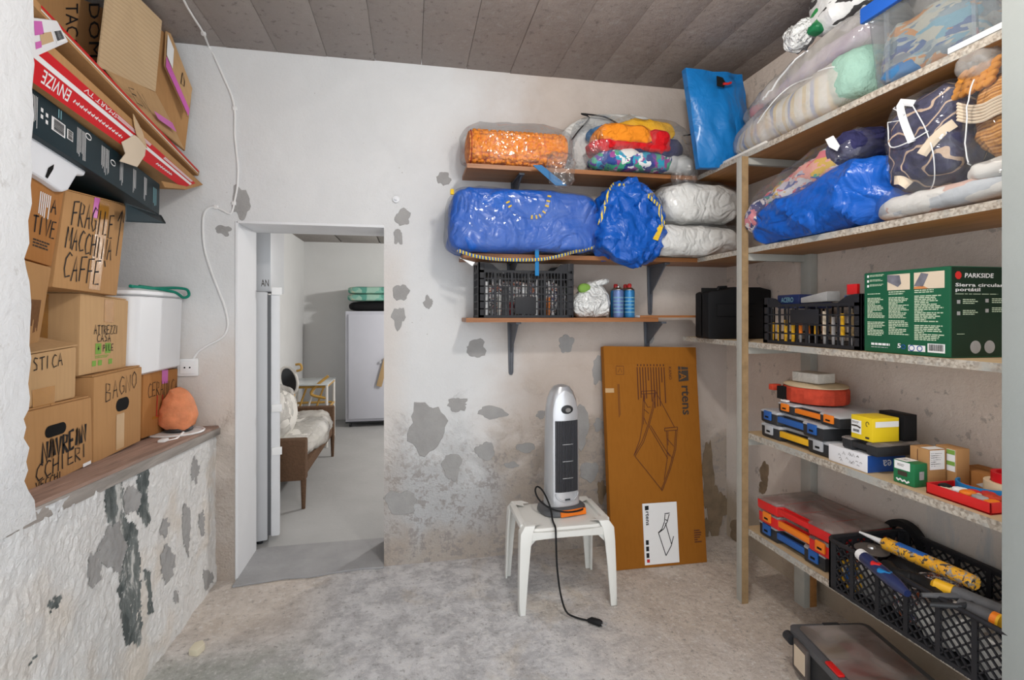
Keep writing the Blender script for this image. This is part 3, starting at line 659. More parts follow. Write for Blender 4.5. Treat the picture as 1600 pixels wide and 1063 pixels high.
shelf('side_shelf', 'right shelf carrying the green saw box and screwdriver crate', (XS,XR,.75,3.02,1.325,1.352), M['shelf_top'], M['chipboard'], 'x', g1)
shelf('side_shelf', 'right shelf carrying the small boxes and red tray', (XS,XR,.75,2.40,.853,.882), M['shelf_top'], M['chipboard'], 'x', g1)
shelf('side_shelf', 'lowest right shelf carrying the tool crate and red organizers', (XS,XR,.75,2.40,.355,.385), M['shelf_top'], M['chipboard'], 'x', g1)
def post(name, label, x0,x1,y0,y1,z1, m1, m2=None):
    t = thing(name, label, 'post', ((x0+x1)/2,(y0+y1)/2,0))
    MB().bx(x0,x1,y0,y1,0,z1).build('upright', m1, t, bevel=.003)
    if m2: MB().bx(x0-.001,x1,y0-.006,y0-.001,0,z1).build('edge_strip', m2, t)
    return t
post('shelf_post', 'weathered grey front post of the shelving beside the black case', 1.672,1.706,2.37,2.415,2.312, M['post_grey'], M['post_rust'])
post('shelf_post', 'pale grey near post at the right edge of the picture', 1.655,1.707,1.02,1.17,2.99, M['post_near'])
post('shelf_post', 'dark grey rear post against the right wall', 2.045,2.088,2.33,2.40,2.312, M['post_grey'])
for z in (2.275,1.775,1.29,.815):
    t = tag(MB().bx(1.707,2.045,2.372,2.40,z,z+.036).build('shelf_bearer', M['post_grey'], bevel=.002), {2.275:'grey cross bearer beneath the top right shelf',1.775:'grey cross bearer beneath the blue sack shelf',1.29:'grey cross bearer beneath the screwdriver crate shelf',.815:'grey cross bearer beneath the small-box shelf'}[z], 'bearer', 'cross bearers of the shelving'); origin_to(t, (1.87,2.386,z))
t = thing('support_block', 'short wooden block propping the lowest shelf', 'block', (1.98,2.30,0))
MB().bx(1.955,1.99,2.27,2.34,0,.355).build('grey_face', M['post_grey'], t, bevel=.002); MB().bx(1.99,2.03,2.27,2.34,0,.355).build('brown_face', M['veneer_y'], t, bevel=.002)
def bracket(x, z, drop, reach, label):
    t = thing('shelf_bracket', label, 'bracket', (x,YB,z-drop), group='dark metal shelf brackets')
    MB().prism([(x-.022,YB-.012,z),(x+.022,YB-.012,z),(x+.014,YB-.012,z-drop+.014),(x+.008,YB-.012,z-drop),(x-.008,YB-.012,z-drop),(x-.014,YB-.012,z-drop+.014)], (0,.011,0)).build('wall_arm', M['bracket'], t, bevel=.002)
    MB().bar((x,YB-.012,z-drop+.02),(x,YB-.012,z),.01,.014,(0,1,0)).build('rib', M['bracket'], t)
    MB().bx(x-.016,x+.016,YB-reach,YB-.012,z-.012,z-.0005).build('shelf_arm', M['bracket'], t, bevel=.002)
    MB().prism([(x-.004,YB-.012,z-.012),(x-.004,YB-reach+.02,z-.012),(x-.004,YB-.012,z-drop*.6)], (.008,0,0)).build('web', M['bracket'], t)
for px,z,dr,lb_ in ((798,1.450,.33,'long dark bracket under the black crate shelf'),(1010,1.450,.25,'dark bracket behind the top of the tall brown carton'),(797,1.812,.2,'dark bracket behind the black crate'),(1015,1.812,.32,'dark bracket on the wall right of the spray cans'),(803,2.313,.22,'dark bracket under the orange roll')):
    bracket(PX(px,490,Y=YB).x, z, dr, .24, lb_)
# ------------------------------------------------------------------ boxes in the recess on the left
def qbox(name, label, cat, X, q, depth, m, bev=.006, deps=(0,0), group=None):
    """carton whose front face (towards +X) has photo corners q = tl,tr,br,bl on plane X"""
    tl,tr,br,bl = [PX(a,b,X=X) for a,b in q]
    d = Vector((-depth,0,0)); c = (bl+br)/2+d/2
    t = thing(name, label, cat, (c.x,c.y,min(bl.z,br.z)), group=group)
    MB().hexa([bl,br,br+d,bl+d,tl,tr,tr+d,tl+d]).build('body', m, t, bevel=bev)
    F = Face(bl,br,tr,tl)
    T = Face(tl,tr,tr+d,tl+d)      # top
    S = Face(bl+d,bl,tl,tl+d)      # near side, towards the camera
    return t,F,T,S
def tape(root, F, a0,b0,a1,b1, m, name='tape', h=.0012):
    mb = MB(); n = 6
    for i in range(n):
        if abs(b1-b0)*F.h > abs(a1-a0)*F.w:
            y0 = b0+(b1-b0)*i/n; y1 = b0+(b1-b0)*(i+1)/n; patch(mb,F,a0,y0,a1,y1,h)
        else:
            x0 = a0+(a1-a0)*i/n; x1 = a0+(a1-a0)*(i+1)/n; patch(mb,F,x0,b0,x1,b1,h)
    return mb.build(name, m, root)
def hole(root, F, a0,b0,a1,b1):
    pts = []; r = (b1-b0)/2*F.h/F.w; cy = (b0+b1)/2
    for k in range(9): an = math.pi/2-math.pi*k/8; pts.append((a1-r+r*math.cos(an), cy+(b1-b0)/2*math.sin(an)))
    for k in range(9): an = -math.pi/2-math.pi*k/8; pts.append((a0+r+r*math.cos(an), cy+(b1-b0)/2*math.sin(an)))
    MB().add([F(a,b,.0012) for a,b in pts], [tuple(range(len(pts)))[::-1]]).build('hand_hole', M['dark_hole'], root)
def flaps(root, T, m, lift=.0):
    mb = MB()
    for a0,a1,s in ((.01,.495,0),(.505,.99,1)):
        p = [T(a0,.02,.004),T(a1,.02,.004),T(a1,.98,.004),T(a0,.98,.004)]
        for k in ((1,2) if s == 0 else (0,3)): p[k] = p[k]+T.n*lift
        MB().slab(p,.005).build('flap', m, root)

t,F,T,S = qbox('carton', 'brown carton with oval hand hole, lowest nearest on the ledge', 'box', -1.20, ((8,652),(143,621),(145,723),(5,792)), .42, M['card'])
hole(t,F,.40,.60,.65,.755); flaps(t,T,M['card'])
handwrite(t,F,'N?VRE?N',.36,.30,.92,.56,M['ink'],.011,5,.12); handwrite(t,F,'CCHIERI',.30,.10,.93,.30,M['ink'],.005,6,.08); handwrite(t,F,'VECCHI',.30,.0,.60,.10,M['ink'],.004,7,.02)
tape(t,F,.86,.0,.97,.05,M['paper'],'torn_label')
t,F,T,S = qbox('carton', 'brown carton marked BAGNO standing on the ledge', 'box', -1.22, ((147,590),(222,573),(220,689),(146,725)), .40, M['card'])
hole(t,F,.42,.50,.70,.66); flaps(t,T,M['card']); handwrite(t,F,'BAGNO',.20,.68,.88,.90,M['ink'],.004,3,.10)
tape(t,F,.43,.03,.60,.47,M['tape_tan'])
t,F,T,S = qbox('carton', 'brown carton marked CERAMICA behind the salt lamp', 'box', -1.26, ((224,582),(278,576),(276,668),(222,686)), .40, M['card_dark'])
handwrite(t,F,'CERAMICA',.12,.60,1.0,.82,M['ink'],.004,4); handwrite(t,F,'LIN',.35,.28,.75,.62,M['ink_red'],.009,8); tape(t,F,.50,.78,.68,1.0,M['tape_pink']); tape(t,F,.25,.25,.75,.29,M['tape_brown'])
MB().slab([T(0,.02,.01),T(1,.02,.012),T(1,.5,.012),T(0,.5,.012)],.005).build('flap', M['card_dark'], t)
t,F,T,S = qbox('carton', 'brown carton marked PLASTICA resting on the lowest near carton', 'box', -1.215, ((0,562),(121,541),(119,622),(5,648)), .40, M['card_light'], .012)
handwrite(t,F,'STICA',.36,.68,.78,.92,M['ink'],.004,9); tape(t,F,.35,.0,.66,.33,M['tape_brown'])
MB().slab([T(0,0,.004),T(1,0,.004),T(1,.5,.05),T(0,.5,.03)],.006).build('flap', M['card_light'], t)
t,F,T,S = qbox('carton', 'brown carton marked ATTREZZI CASA with green print', 'box', -1.25, ((126,458),(201,470),(197,574),(123,588)), .42, M['card_light'], .006)
handwrite(t,F,'ATTREZZI',.26,.50,.78,.62,M['ink'],.004,10); handwrite(t,F,'CASA',.32,.40,.62,.50,M['ink'],.004,11); handwrite(t,F,'+ PILE',.33,.27,.68,.36,M['ink'],.004,12)
tape(t,F,.46,.66,.66,.97,M['tape_brown']); mb = MB(); patch(mb,F,.30,.24,.42,.38); patch(mb,F,.50,.24,.62,.38,.0008); patch(mb,F,.24,.09,.32,.16); patch(mb,F,.36,.09,.44,.16); patch(mb,F,.58,.09,.66,.16); print_lines(mb,F,.3,.18,.6,.22,2); mb.build('green_print', M['ink_green'], t)
tape(t,S,.55,.30,.75,.98,M['tape_brown']); flaps(t,T,M['card_light'])
t,F,T,S = qbox('carton', 'brown carton with printed bars wedged at the ragged wall edge', 'box', -1.205, ((0,395),(81,418),(62,535),(0,548)), .25, M['card'])
mb = MB(); print_lines(mb,F,.62,.10,.88,.55,9,.5,2,True); mb.build('bar_print', M['ink_brown'], t)
t,F,T,S = qbox('carton', 'brown carton marked FRAGILE MACCHINA CAFFE with an up arrow', 'box', -1.225, ((103,297),(198,321),(183,462),(82,449)), .40, M['card'])
handwrite(t,F,'FRAGILE',.12,.66,.80,.92,M['ink'],.006,21,-.10); handwrite(t,F,'MACCHINA',.08,.40,.82,.62,M['ink'],.006,22,-.06); handwrite(t,F,"CAFFE'",.10,.10,.78,.36,M['ink'],.006,23,-.05)
mb = MB(); ribbon(mb,F,[(.90,.42),(.925,.92)],.005); ribbon(mb,F,[(.86,.80),(.925,.93),(.97,.80)],.006); mb.build('arrow', M['ink'], t)
tape(t,F,.50,.03,.68,.97,M['tape_brown']); tape(t,F,.42,.78,.51,1.0,M['tape_pink']); flaps(t,T,M['card'])
t,F,T,S = qbox('carton', 'orange-brown carton left of the FRAGILE box under the white foam', 'box', -1.21, ((0,250),(101,299),(81,417),(0,392)), .40, M['card_dark'])
handwrite(t,F,'TIVE',.52,.34,.96,.56,M['ink'],.005,31); handwrite(t,F,'A',.80,.66,.92,.84,M['ink'],.005,32)
mb = MB(); print_lines(mb,F,.60,.55,.80,.86,6,.5,5,True); mb.build('peeled_label', M['paper'], t); mb = MB(); print_lines(mb,F,.56,.16,.9,.27,3); mb.build('small_print', M['ink_soft'], t)
# white moulded foam piece
t = thing('foam_packing', 'white moulded foam packing piece under the dark teal box', 'packing', PX(90,290,X=-1.19))
q = [PX(a,b,X=-1.185) for a,b in ((40,212),(62,214),(92,230),(122,250),(136,268),(133,276),(122,274),(108,298),(98,301),(72,283),(50,270),(40,268))]
MB().prism([p for p in q], (-.10,0,0)).build('shell', M['foam_white'], t, bevel=.012, seg=3)
q = [PX(a,b,X=-1.183) for a,b in ((76,262),(84,257),(83,264),(74,279),(71,276))]; MB().prism(q[::-1], (.001,0,0)).build('slot', M['dark_hole'], t)
# long dark teal box
t,F,T,S = qbox('appliance_box', 'long dark teal printed box lying below the red TV box', 'box', -1.16, ((20,113),(250,288),(249,336),(18,186)), .50, M['teal_card'], .004)
barcode(t,F,.185,.36,.26,.68,True); barcode(t,F,.27,.40,.305,.64,True,7)
mb = MB()
for a in (.09,.33,.36,.49,.52,.63,.74,.84): print_lines(mb,F,a,.12,a+.028,.86,4,.35,int(a*100),True)
for a,b in ((.13,.45),(.155,.40),(.13,.60),(.155,.56)): patch(mb,F,a,b,a+.012,b+.09)
mb.build('small_print', M['print_white'], t)
mb = MB(); print_lines(mb,F,.22,.74,.245,.95,2,.4,2,True); print_lines(mb,F,.93,.1,.97,.75,3,.4,3,True); mb.build('teal_print', M['print_teal'], t)
mb = MB(); 
for c0,b0 in ((.40,.82),(.575,.60)): ribbon(mb,F,[(c0+.018*math.cos(k*.5),b0+.07*math.sin(k*.5)) for k in range(13)],.004)
mb.build('round_marks', M['print_white'], t)
MB().slab([PX(196,346,X=-1.165),PX(259,349,X=-1.10),PX(252,337,X=-1.165),PX(196,318,X=-1.165)],.004).build('flap', M['teal_card'], t)
# red television box, upside down
t,F,T,S = qbox('television_box', 'long red and brown television box lying upside down', 'box', -1.135, ((28,22),(318,289),(290,297),(24,110)), .48, M['card'], .004)
b0,b1 = .0,.62
mb = MB(); mb.add([F(.02,.0,.0012),F(.97,.0,.0012),F(.965,.72,.0012),F(.02,.80,.0012)],[(0,1,2,3)]); mb.build('red_panel', M['red_card'], t)
mb = MB()
mb.add([F(.02,.46,.002),F(.965,.40,.002),F(.96,.53,.002),F(.02,.58,.002)],[(0,1,2,3)]); mb.build('white_stripe', M['print_white'], t)
lettering(t,F,'ENVIZE',.085,.10,.20,.40,M['print_white'],180,.25,.01,h=.0022); lettering(t,F,'SMART TV',.24,.62,.40,.75,M['print_white'],180,.2,h=.0022)
mb = MB()
for a0_,n_ in ((.215,14),(.70,7)):
    for k in range(n_): ribbon(mb,F,[(a0_+k*.018,.18),(a0_+k*.018+.006,.27),(a0_+k*.018+.012,.19),(a0_+k*.018+.016,.24)],.005,.0022)
mb.build('small_print', M['print_white'], t)
mb = MB()
for k in range(3): ribbon(mb,F,[(.40,.74-.04*k),(.60,.73-.04*k)],.003,.0022); ribbon(mb,F,[(.70,.70-.04*k),(.94,.69-.04*k)],.003,.0022)
mb.build('thin_lines', M['print_white'], t)
MB().slab([PX(a,b,X=-1.128) for a,b in ((190,222),(210,211),(228,225),(226,243),(214,261),(187,252),(196,240))],.003).build('torn_tape', M['tape_cream'], t)
MB().slab([PX(a,b,X=-1.126) for a,b in ((208,178),(222,205),(230,232),(214,212),(210,196))],.003).build('torn_strip', M['tape_tan'], t)
MB().slab([PX(a,b,X=-1.12) for a,b in ((252,283),(290,291),(291,296),(257,293))],.004).build('end_flap', M['card'], t)
# flat box on edge above it, white box end
t,F,T,S = qbox('flat_carton', 'thin flat carton with red edges lying above the television box', 'box', -1.15, ((40,-18),(312,268),(310,275),(40,-4)), .40, M['card'], .002)
mb = MB(); patch(mb,F,.05,.65,.99,.95); mb.build('red_edge', M['red_card'], t); mb = MB(); patch(mb,F,.05,.32,.99,.45); mb.build('white_edge', M['print_white'], t)
t,F,T,S = qbox('white_carton', 'white taped box end with barcode at the upper left', 'box', -1.13, ((40,26),(90,32),(108,66),(40,97)), .12, M['white_card'], .006)
barcode(t,F,.72,.12,.95,.62); tape(t,F,.35,.25,.66,.58,M['tape_tan']); tape(t,F,.22,.55,.46,.92,M['tape_pink']); tape(t,F,.22,.20,.36,.38,M['tape_pink'])
# open carton with flaps near the ceiling
t = thing('open_carton', 'open brown carton with loose flaps and pink tape near the ceiling', 'box', PX(230,200,X=-1.45))
XO = -1.42
def pz(a,b,X):
    p = PX(a,b,X=X); p.z = min(p.z, 2.955); return p
MB().slab([pz(40,-40,XO),pz(178,-40,XO),pz(170,130,XO),pz(40,130,XO)],.008).build('back_panel', M['card'], t)
Fb = Face(PX(70,110,X=XO+.005),PX(165,110,X=XO+.005),PX(165,0,X=XO+.005),PX(70,0,X=XO+.005))
for i_,(w_,a_) in enumerate((('TACCO',.30),('DOMI',.68))):
    lettering(t,Fb,w_,a_,.10,a_+.2,.95,M['ink'],90,name='handwriting')
MB().slab([PX(165,30,X=-1.40),PX(262,38,X=-1.29),PX(298,150,X=-1.20),PX(288,236,X=-1.20),PX(165,135,X=-1.38)],.008).build('inner_panel', M['card'], t)
MB().slab([pz(168,-30,-1.27),pz(212,-8,-1.24),PX(252,32,X=-1.22),PX(242,143,X=-1.25),PX(152,104,X=-1.27)],.007).build('flap', M['card_corr'], t)
MB().slab([PX(166,110,X=-1.26),PX(242,144,X=-1.255),PX(262,182,X=-1.22),PX(288,235,X=-1.19),PX(220,178,X=-1.19)],.006).build('flap', M['card_light'], t)
Fl = Face(PX(215,178,X=-1.187),PX(286,233,X=-1.187),PX(248,150,X=-1.215),PX(180,118,X=-1.225))
handwrite(t,Fl,'EN',.15,.45,.50,.85,M['ink'],.005,43); tape(t,Fl,.50,.30,.95,.48,M['tape_pink'],h=.012)
MB().slab([PX(259,34,X=-1.285),PX(300,139,X=-1.17),PX(293,183,X=-1.17),PX(256,102,X=-1.26)],.006).build('flap', M['card_light'], t)
Fr = Face(PX(256,102,X=-1.255),PX(293,183,X=-1.165),PX(300,139,X=-1.165),PX(259,34,X=-1.28))
tape(t,Fr,.05,.02,1.0,.26,M['tape_pink'],h=.006); tape(t,Fr,.06,.30,.30,.80,M['paper'],'label',h=.006); handwrite(t,Fr,'D',.62,.45,.80,.8,M['ink'],.004,44)

# white cool box with green rope
t = thing('cool_box', 'white cool box with green rope handle against the back wall', 'cool box', (-1.40,2.86,1.205))
def rr(x0,x1,y0,y1,z,r=.05,n=5):
    out = []
    for cx,cy,a0 in ((x1-r,y1-r,0),(x0+r,y1-r,90),(x0+r,y0+r,180),(x1-r,y0+r,270)):
        for k in range(n+1): a = math.radians(a0+90*k/n); out.append(Vector((cx+r*math.cos(a),cy+r*math.sin(a),z)))
    return out
def loft(mb, rings):
    n = len(rings[0]); vs = [p for r in rings for p in r]
    fs = [(i*n+k,i*n+(k+1)%n,(i+1)*n+(k+1)%n,(i+1)*n+k) for i in range(len(rings)-1) for k in range(n)]
    return mb.add(vs, fs+[tuple(range(n))[::-1],tuple(range((len(rings)-1)*n,len(rings)*n))])
loft(MB(),[rr(-1.56,-1.25,2.63,3.08,1.21,.04),rr(-1.57,-1.235,2.61,3.10,1.22,.045),rr(-1.57,-1.225,2.605,3.105,1.575,.045),rr(-1.565,-1.23,2.61,3.10,1.58,.045)]).build('tub', M['cooler_plastic'], t, smooth=True)
loft(MB(),[rr(-1.56,-1.235,2.615,3.095,1.582,.045),rr(-1.575,-1.222,2.60,3.11,1.59,.045),rr(-1.575,-1.222,2.60,3.11,1.605,.045),rr(-1.55,-1.25,2.63,3.08,1.618,.04)]).build('lid', M['cooler_plastic'], t, smooth=True)
rp = [Vector(p) for p in ((-1.26,2.62,1.625),(-1.25,2.75,1.622),(-1.245,2.88,1.628),(-1.225,3.0,1.635),(-1.205,3.075,1.63),(-1.20,3.09,1.60),(-1.215,3.06,1.585),(-1.22,2.98,1.61),(-1.245,2.86,1.622),(-1.26,2.70,1.628))]
MB().tube(smooth_path(rp,4), .0075, 7).build('rope_handle', M['rope_green'], t, smooth=True)
# blue strip standing between carton and wall
origin_to(tag(MB().bx(-1.42,-1.40,2.56,2.60,1.60,1.96).build('blue_board', M['handle_blue'], bevel=.003), 'narrow dark blue panel edge beside the FRAGILE carton', 'panel'), (-1.41,2.58,1.60))
# salt lamp on its plate
zl = ledge_z(2.95)
t = thing('salt_lamp', 'orange salt rock lamp on the end of the ledge', 'lamp', (-1.185,2.93,zl+.012))
def rock(u,p):
    s = 1.0-.40*max(0,u.z+.3)/1.3-.10*max(0,-u.z-.4); return Vector((p.x*s,p.y*s,p.z))
MB().soft((-1.185,2.93,zl+.125), (.165,.16,.225), 2.6, 18, .014, 9, 3, shape=rock).build('rock', M['salt'], t, smooth=True, sharp=50)
MB().lathe([(.062,0),(.066,.006),(.062,.018)], (-1.185,2.93,zl+.013), 20).build('base', M['dark_plastic'], t, smooth=True)
t = thing('saucer', 'white plate with coiled white cable beneath the salt lamp', 'plate', (-1.185,2.91,zl))
MB().lathe([(.07,0),(.115,.006),(.118,.010),(.07,.008)], (-1.185,2.91,zl+.001), 28).build('dish', M['white_plastic'], t, smooth=True)
cp = [Vector((-1.185+.125*math.cos(a),2.90+.115*math.sin(a),zl+.012)) for a in [k*.35-2.4 for k in range(12)]]
MB().tube(cp+[Vector((-1.12,2.74,zl+.010)),Vector((-1.16,2.66,zl+.012))], .0055, 6).build('cable', M['white_plastic'], t, smooth=True)
MB().box((-1.15,2.68,zl+.016), (.03,.05,.022)).build('switch', M['white_plastic'], t, bevel=.006)

# ------------------------------------------------------------------ room beyond the door
t = thing('fridge', 'tall pale grey fridge seen from its side through the doorway', 'fridge', (-.847,3.57,0), rz=math.radians(13.2))
MB().bx(-.42,-.072,0,.56,.03,1.64).build('body', M['fridge'], t, False, bevel=.012)
MB().bx(-.055,0,0,.56,.05,1.63).build('door', M['fridge_door'], t, False, bevel=.012)
MB().bx(-.073,-.054,.006,.55,.06,1.62).build('gasket', M['grey_plastic'], t, False)
for z in (.58,.86,1.62): MB().bx(-.05,.012,-.012,.004,z,z+.05).build('hinge', M['white_plastic'], t, False, bevel=.004)
for y in (.06,.5): MB().cyl((-.12,y,0),(-.12,y,.035),.02).build('foot', M['dark_plastic'], t, False)
t = thing('grey_carton', 'plain grey box standing on top of the fridge', 'box', (-1.15,3.75,1.642))
MB().bx(-1.40,-.915,3.62,3.98,1.643,2.12).build('body', M['fridge'], t, bevel=.006)
lettering(t, Face((-1.0,3.62,1.66),(-.915,3.62,1.66),(-.915,3.62,1.75),(-1.0,3.62,1.75)), 'AN', .3,.2,.85,.7, M['ink_soft'])
t = thing('wardrobe', 'blue-grey metal wardrobe standing at the far wall', 'wardrobe', (-.35,7.25,0))
MB().bx(-.86,.14,7.02,7.50,.07,1.53).build('carcass', M['wardrobe'], t, bevel=.006)
MB().bx(-.82,-.365,6.995,7.02,.11,1.49).build('door', M['wardrobe'], t, bevel=.006); MB().bx(-.355,.10,6.995,7.02,.11,1.49).build('door', M['wardrobe'], t, bevel=.006)
for x in (-.41,-.31): MB().cyl((x,6.995,.86),(x,6.965,.86),.014,.018,12).build('knob', M['steel'], t, smooth=True)
for x in (-.80,.08):
    for y in (7.06,7.45): MB().cyl((x-.015,y,.035),(x+.015,y,.035),.034).build('castor', M['dark_plastic'], t, smooth=True)
MB().bx(-.86,.14,7.02,7.04,.055,.075).build('plinth', M['dark_plastic'], t)
origin_to(tag(MB().soft((-.37,7.26,1.595),(.92,.44,.125),4,14,.012,6,3,zmin=1.532).build('black_bag', M['case_black'], smooth=True), 'flat black bag on top of the wardrobe', 'bag'), (-.37,7.26,1.532))
for k in range(2):
    origin_to(tag(MB().soft((-.36+.01*k,7.26,1.712+.098*k),(.98,.46,.094),6,14,.006,6,k+2).build('foam_mat', M['mat_green'], smooth=True), ('lower','upper')[k]+' mottled green foam mat folded on the wardrobe', 'mat', 'foam mats on the wardrobe'), (-.36,7.26,1.665+.098*k))
t = thing('wooden_handle', 'short brown wooden handle hanging on the wardrobe door', 'handle', PX(596,605,Y=6.97)); MB().bar(PX(592,604,Y=6.97),PX(604,560,Y=6.97),.07,.02,(0,1,0)).build('grip', M['brush_wood'], t, bevel=.006); MB().cyl(PX(604,560,Y=6.97),PX(606,552,Y=6.98),.012).build('loop', M['steel'], t)
# rattan sofa
t = thing('rattan_sofa', 'brown rattan sofa wrapped cushions along the side wall', 'sofa', (-1.12,4.9,0))
for y0 in (4.14,5.56): MB().bx(-1.44,-.80,y0,y0+.10,.22,.535).build('armrest', M['rattan'], t, bevel=.015)
MB().bx(-1.44,-.81,4.24,5.56,.24,.33).build('seat_base', M['rattan'], t, bevel=.012); MB().bx(-1.46,-1.38,4.24,5.56,.33,.75).build('backrest', M['rattan'], t, bevel=.015)
for x in (-1.40,-.82):
    for y in (4.17,5.63): MB().cyl((x,y,0),(x,y,.225),.014,.022,8).build('leg', M['rattan'], t)
for nm,lb_,c,s,sd in (('seat_cushion','plastic-wrapped white seat cushion on the rattan sofa',(-1.08,4.90,.41),(.56,1.28,.17),3),('back_cushion','plastic-wrapped white cushion propped at the near end of the rattan sofa',(-1.16,4.55,.66),(.34,.52,.38),8)):
    q = thing(nm, lb_, 'cushion', (c[0],c[1],c[2]-s[2]/2)); MB().soft(c,s,3.2,20,.03,5,sd,zmin=.333).build('pad', M['cloth_white'], q, smooth=True); MB().soft(c,tuple(v*1.05 for v in s),3.0,22,.045,7,sd+5,zmin=.331).build('plastic_wrap', M['film_milky'], q, smooth=True)
# bamboo table and round bamboo chair back
t = thing('bamboo_table', 'white and golden bamboo side table with pale glass top', 'table', (-1.05,6.3,0))
a0,a1,b0_,b1_ = -1.36,-.94,6.02,6.55
for x in (a0,a1):
    for y in (b0_,b1_): MB().tube([(x,y,0),(x,y,.35),(x,y,.70)], .017, 8).build('leg', M['bamboo_white'], t, smooth=True)
for z in (.42,.68):
    for y in (b0_,b1_): MB().cyl((a0,y,z),(a1,y,z),.014,n=8).build('rail', M['bamboo'], t, smooth=True)
    for x in (a0,a1): MB().cyl((x,b0_,z),(x,b1_,z),.014,n=8).build('rail', M['bamboo'], t, smooth=True)
for i in range(4):
    x = a0+.03+i*.09; MB().cyl((x,b0_,.42),(x+.09,b0_,.68),.011,n=8).build('brace', M['bamboo'] if i%2 else M['bamboo_white'], t, smooth=True)
MB().tube(smooth_path([Vector((a1,b0_,.55)),Vector((a1-.16,b0_-.01,.60)),Vector((a1-.1,b0_-.01,.70)),Vector((a1+.02,b0_,.80))],4), .016, 8).build('scroll', M['bamboo'], t, smooth=True)
MB().bx(a0-.04,a1+.02,b0_-.04,b1_+.04,.70,.715).build('table_top', M['glass_top'], t, bevel=.003)
t = thing('bamboo_mirror', 'oval dark mirror in a golden bamboo frame behind the sofa', 'mirror', (-1.27,5.85,0))
R = Matrix.Rotation(-.25,3,'Y')
ring = [Vector((-1.30,5.85,.78))+R@Vector((.085*math.cos(k*math.pi/12),0,.15*math.sin(k*math.pi/12))) for k in range(25)]
MB().tube(ring,.014,8,False).build('frame', M['bamboo_white'], t, smooth=True)
MB().add([Vector((-1.30,5.85,.78))]+[p*.9+Vector((-1.30,5.85,.78))*.1 for p in ring[:24]],[(0,k+1,(k+1)%24+1) for k in range(24)]).build('glass', M['mirror_dark'], t)
for s in (1,): MB().tube(smooth_path([Vector((-1.29+s*.07,5.85,.88)),Vector((-1.29+s*.12,5.84,.90)),Vector((-1.29+s*.11,5.84,.95)),Vector((-1.29+s*.06,5.84,.95))],4),.013,7).build('scroll', M['bamboo'], t, smooth=True)
for s in (-1,1): MB().cyl((-1.30+s*.05,5.86,0),(-1.30+s*.05,5.85,.65),.014,n=8).build('stem', M['bamboo'], t, smooth=True)
ORD = ["first","second","third","fourth","fifth","sixth","seventh","eighth","ninth","tenth","eleventh","twelfth","thirteenth","fourteenth","fifteenth","sixteenth","seventeenth","eighteenth","nineteenth","twentieth","twenty-first","twenty-second"]
# ------------------------------------------------------------------ stool, heater, tall carton
t = thing('plastic_stool', 'white plastic stool standing on the concrete floor', 'stool', (.775,2.68,0))
ring = lambda d,z,r: rr(.775-.215+d,.775+.215-d,2.68-.185+d,2.68+.165-d,z,r,5)
loft(MB(),[ring(.012,.372,.05),ring(0,.38,.06),ring(0,.405,.06),ring(.008,.416,.06),ring(.03,.418,.06)]).build('seat', M['stool_plastic'], t, smooth=True)
fr = [Vector((.56,2.495,.36)),Vector((.66,2.478,.372)),Vector((.775,2.472,.376)),Vector((.89,2.478,.372)),Vector((.99,2.495,.36))]
mb = MB(); n = len(fr)
for i in range(n-1):
    a,b = fr[i],fr[i+1]; up = Vector((0,0,.03)); mb.hexa([a,b,b+Vector((0,.008,0)),a+Vector((0,.008,0)),Vector((a.x,a.y,.405)),Vector((b.x,b.y,.405)),Vector((b.x,b.y+.008,.405)),Vector((a.x,a.y+.008,.405))])
mb.build('apron', M['stool_plastic'], t)
def stool_leg(sx, sy):
    cx,cy = .775,2.675
    prof = [(.175,.150,.43,.045),(.222,.178,.435,.055),(.246,.190,.40,.062),(.250,.194,.33,.055),(.254,.198,.2,.046),(.258,.202,0.002,.034)]
    mb = MB(); th = .012
    for flip in (0,1):
        secs = []
        for x,y,z,w in prof:
            X = cx+sx*x; Y = cy+sy*y
            if flip == 0: secs.append([Vector((X,Y,z)),Vector((X-sx*w,Y,z)),Vector((X-sx*w,Y-sy*th,z)),Vector((X,Y-sy*th,z))])
            else: secs.append([Vector((X,Y,z)),Vector((X,Y-sy*w,z)),Vector((X-sx*th,Y-sy*w,z)),Vector((X-sx*th,Y,z))])
        loft(mb, secs)
    mb.build('leg', M['stool_plastic'], t, bevel=.004)
for sx in (-1,1):
    for sy in (-1,1): stool_leg(sx,sy)
    x = .775+sx*.222; mb = MB(); mb.bar((x,2.53,.418),(x,2.82,.418),.035,.03); mb.build('side_rail', M['stool_plastic'], t, bevel=.008)
    for z,w in ((.345,.05),): MB().prism([(.775+sx*.20,2.50,.375),(.775+sx*.15,2.50,.375),(.775+sx*.20,2.50,.325)],(0,.006,0)).build('gusset', M['stool_plastic'], t)

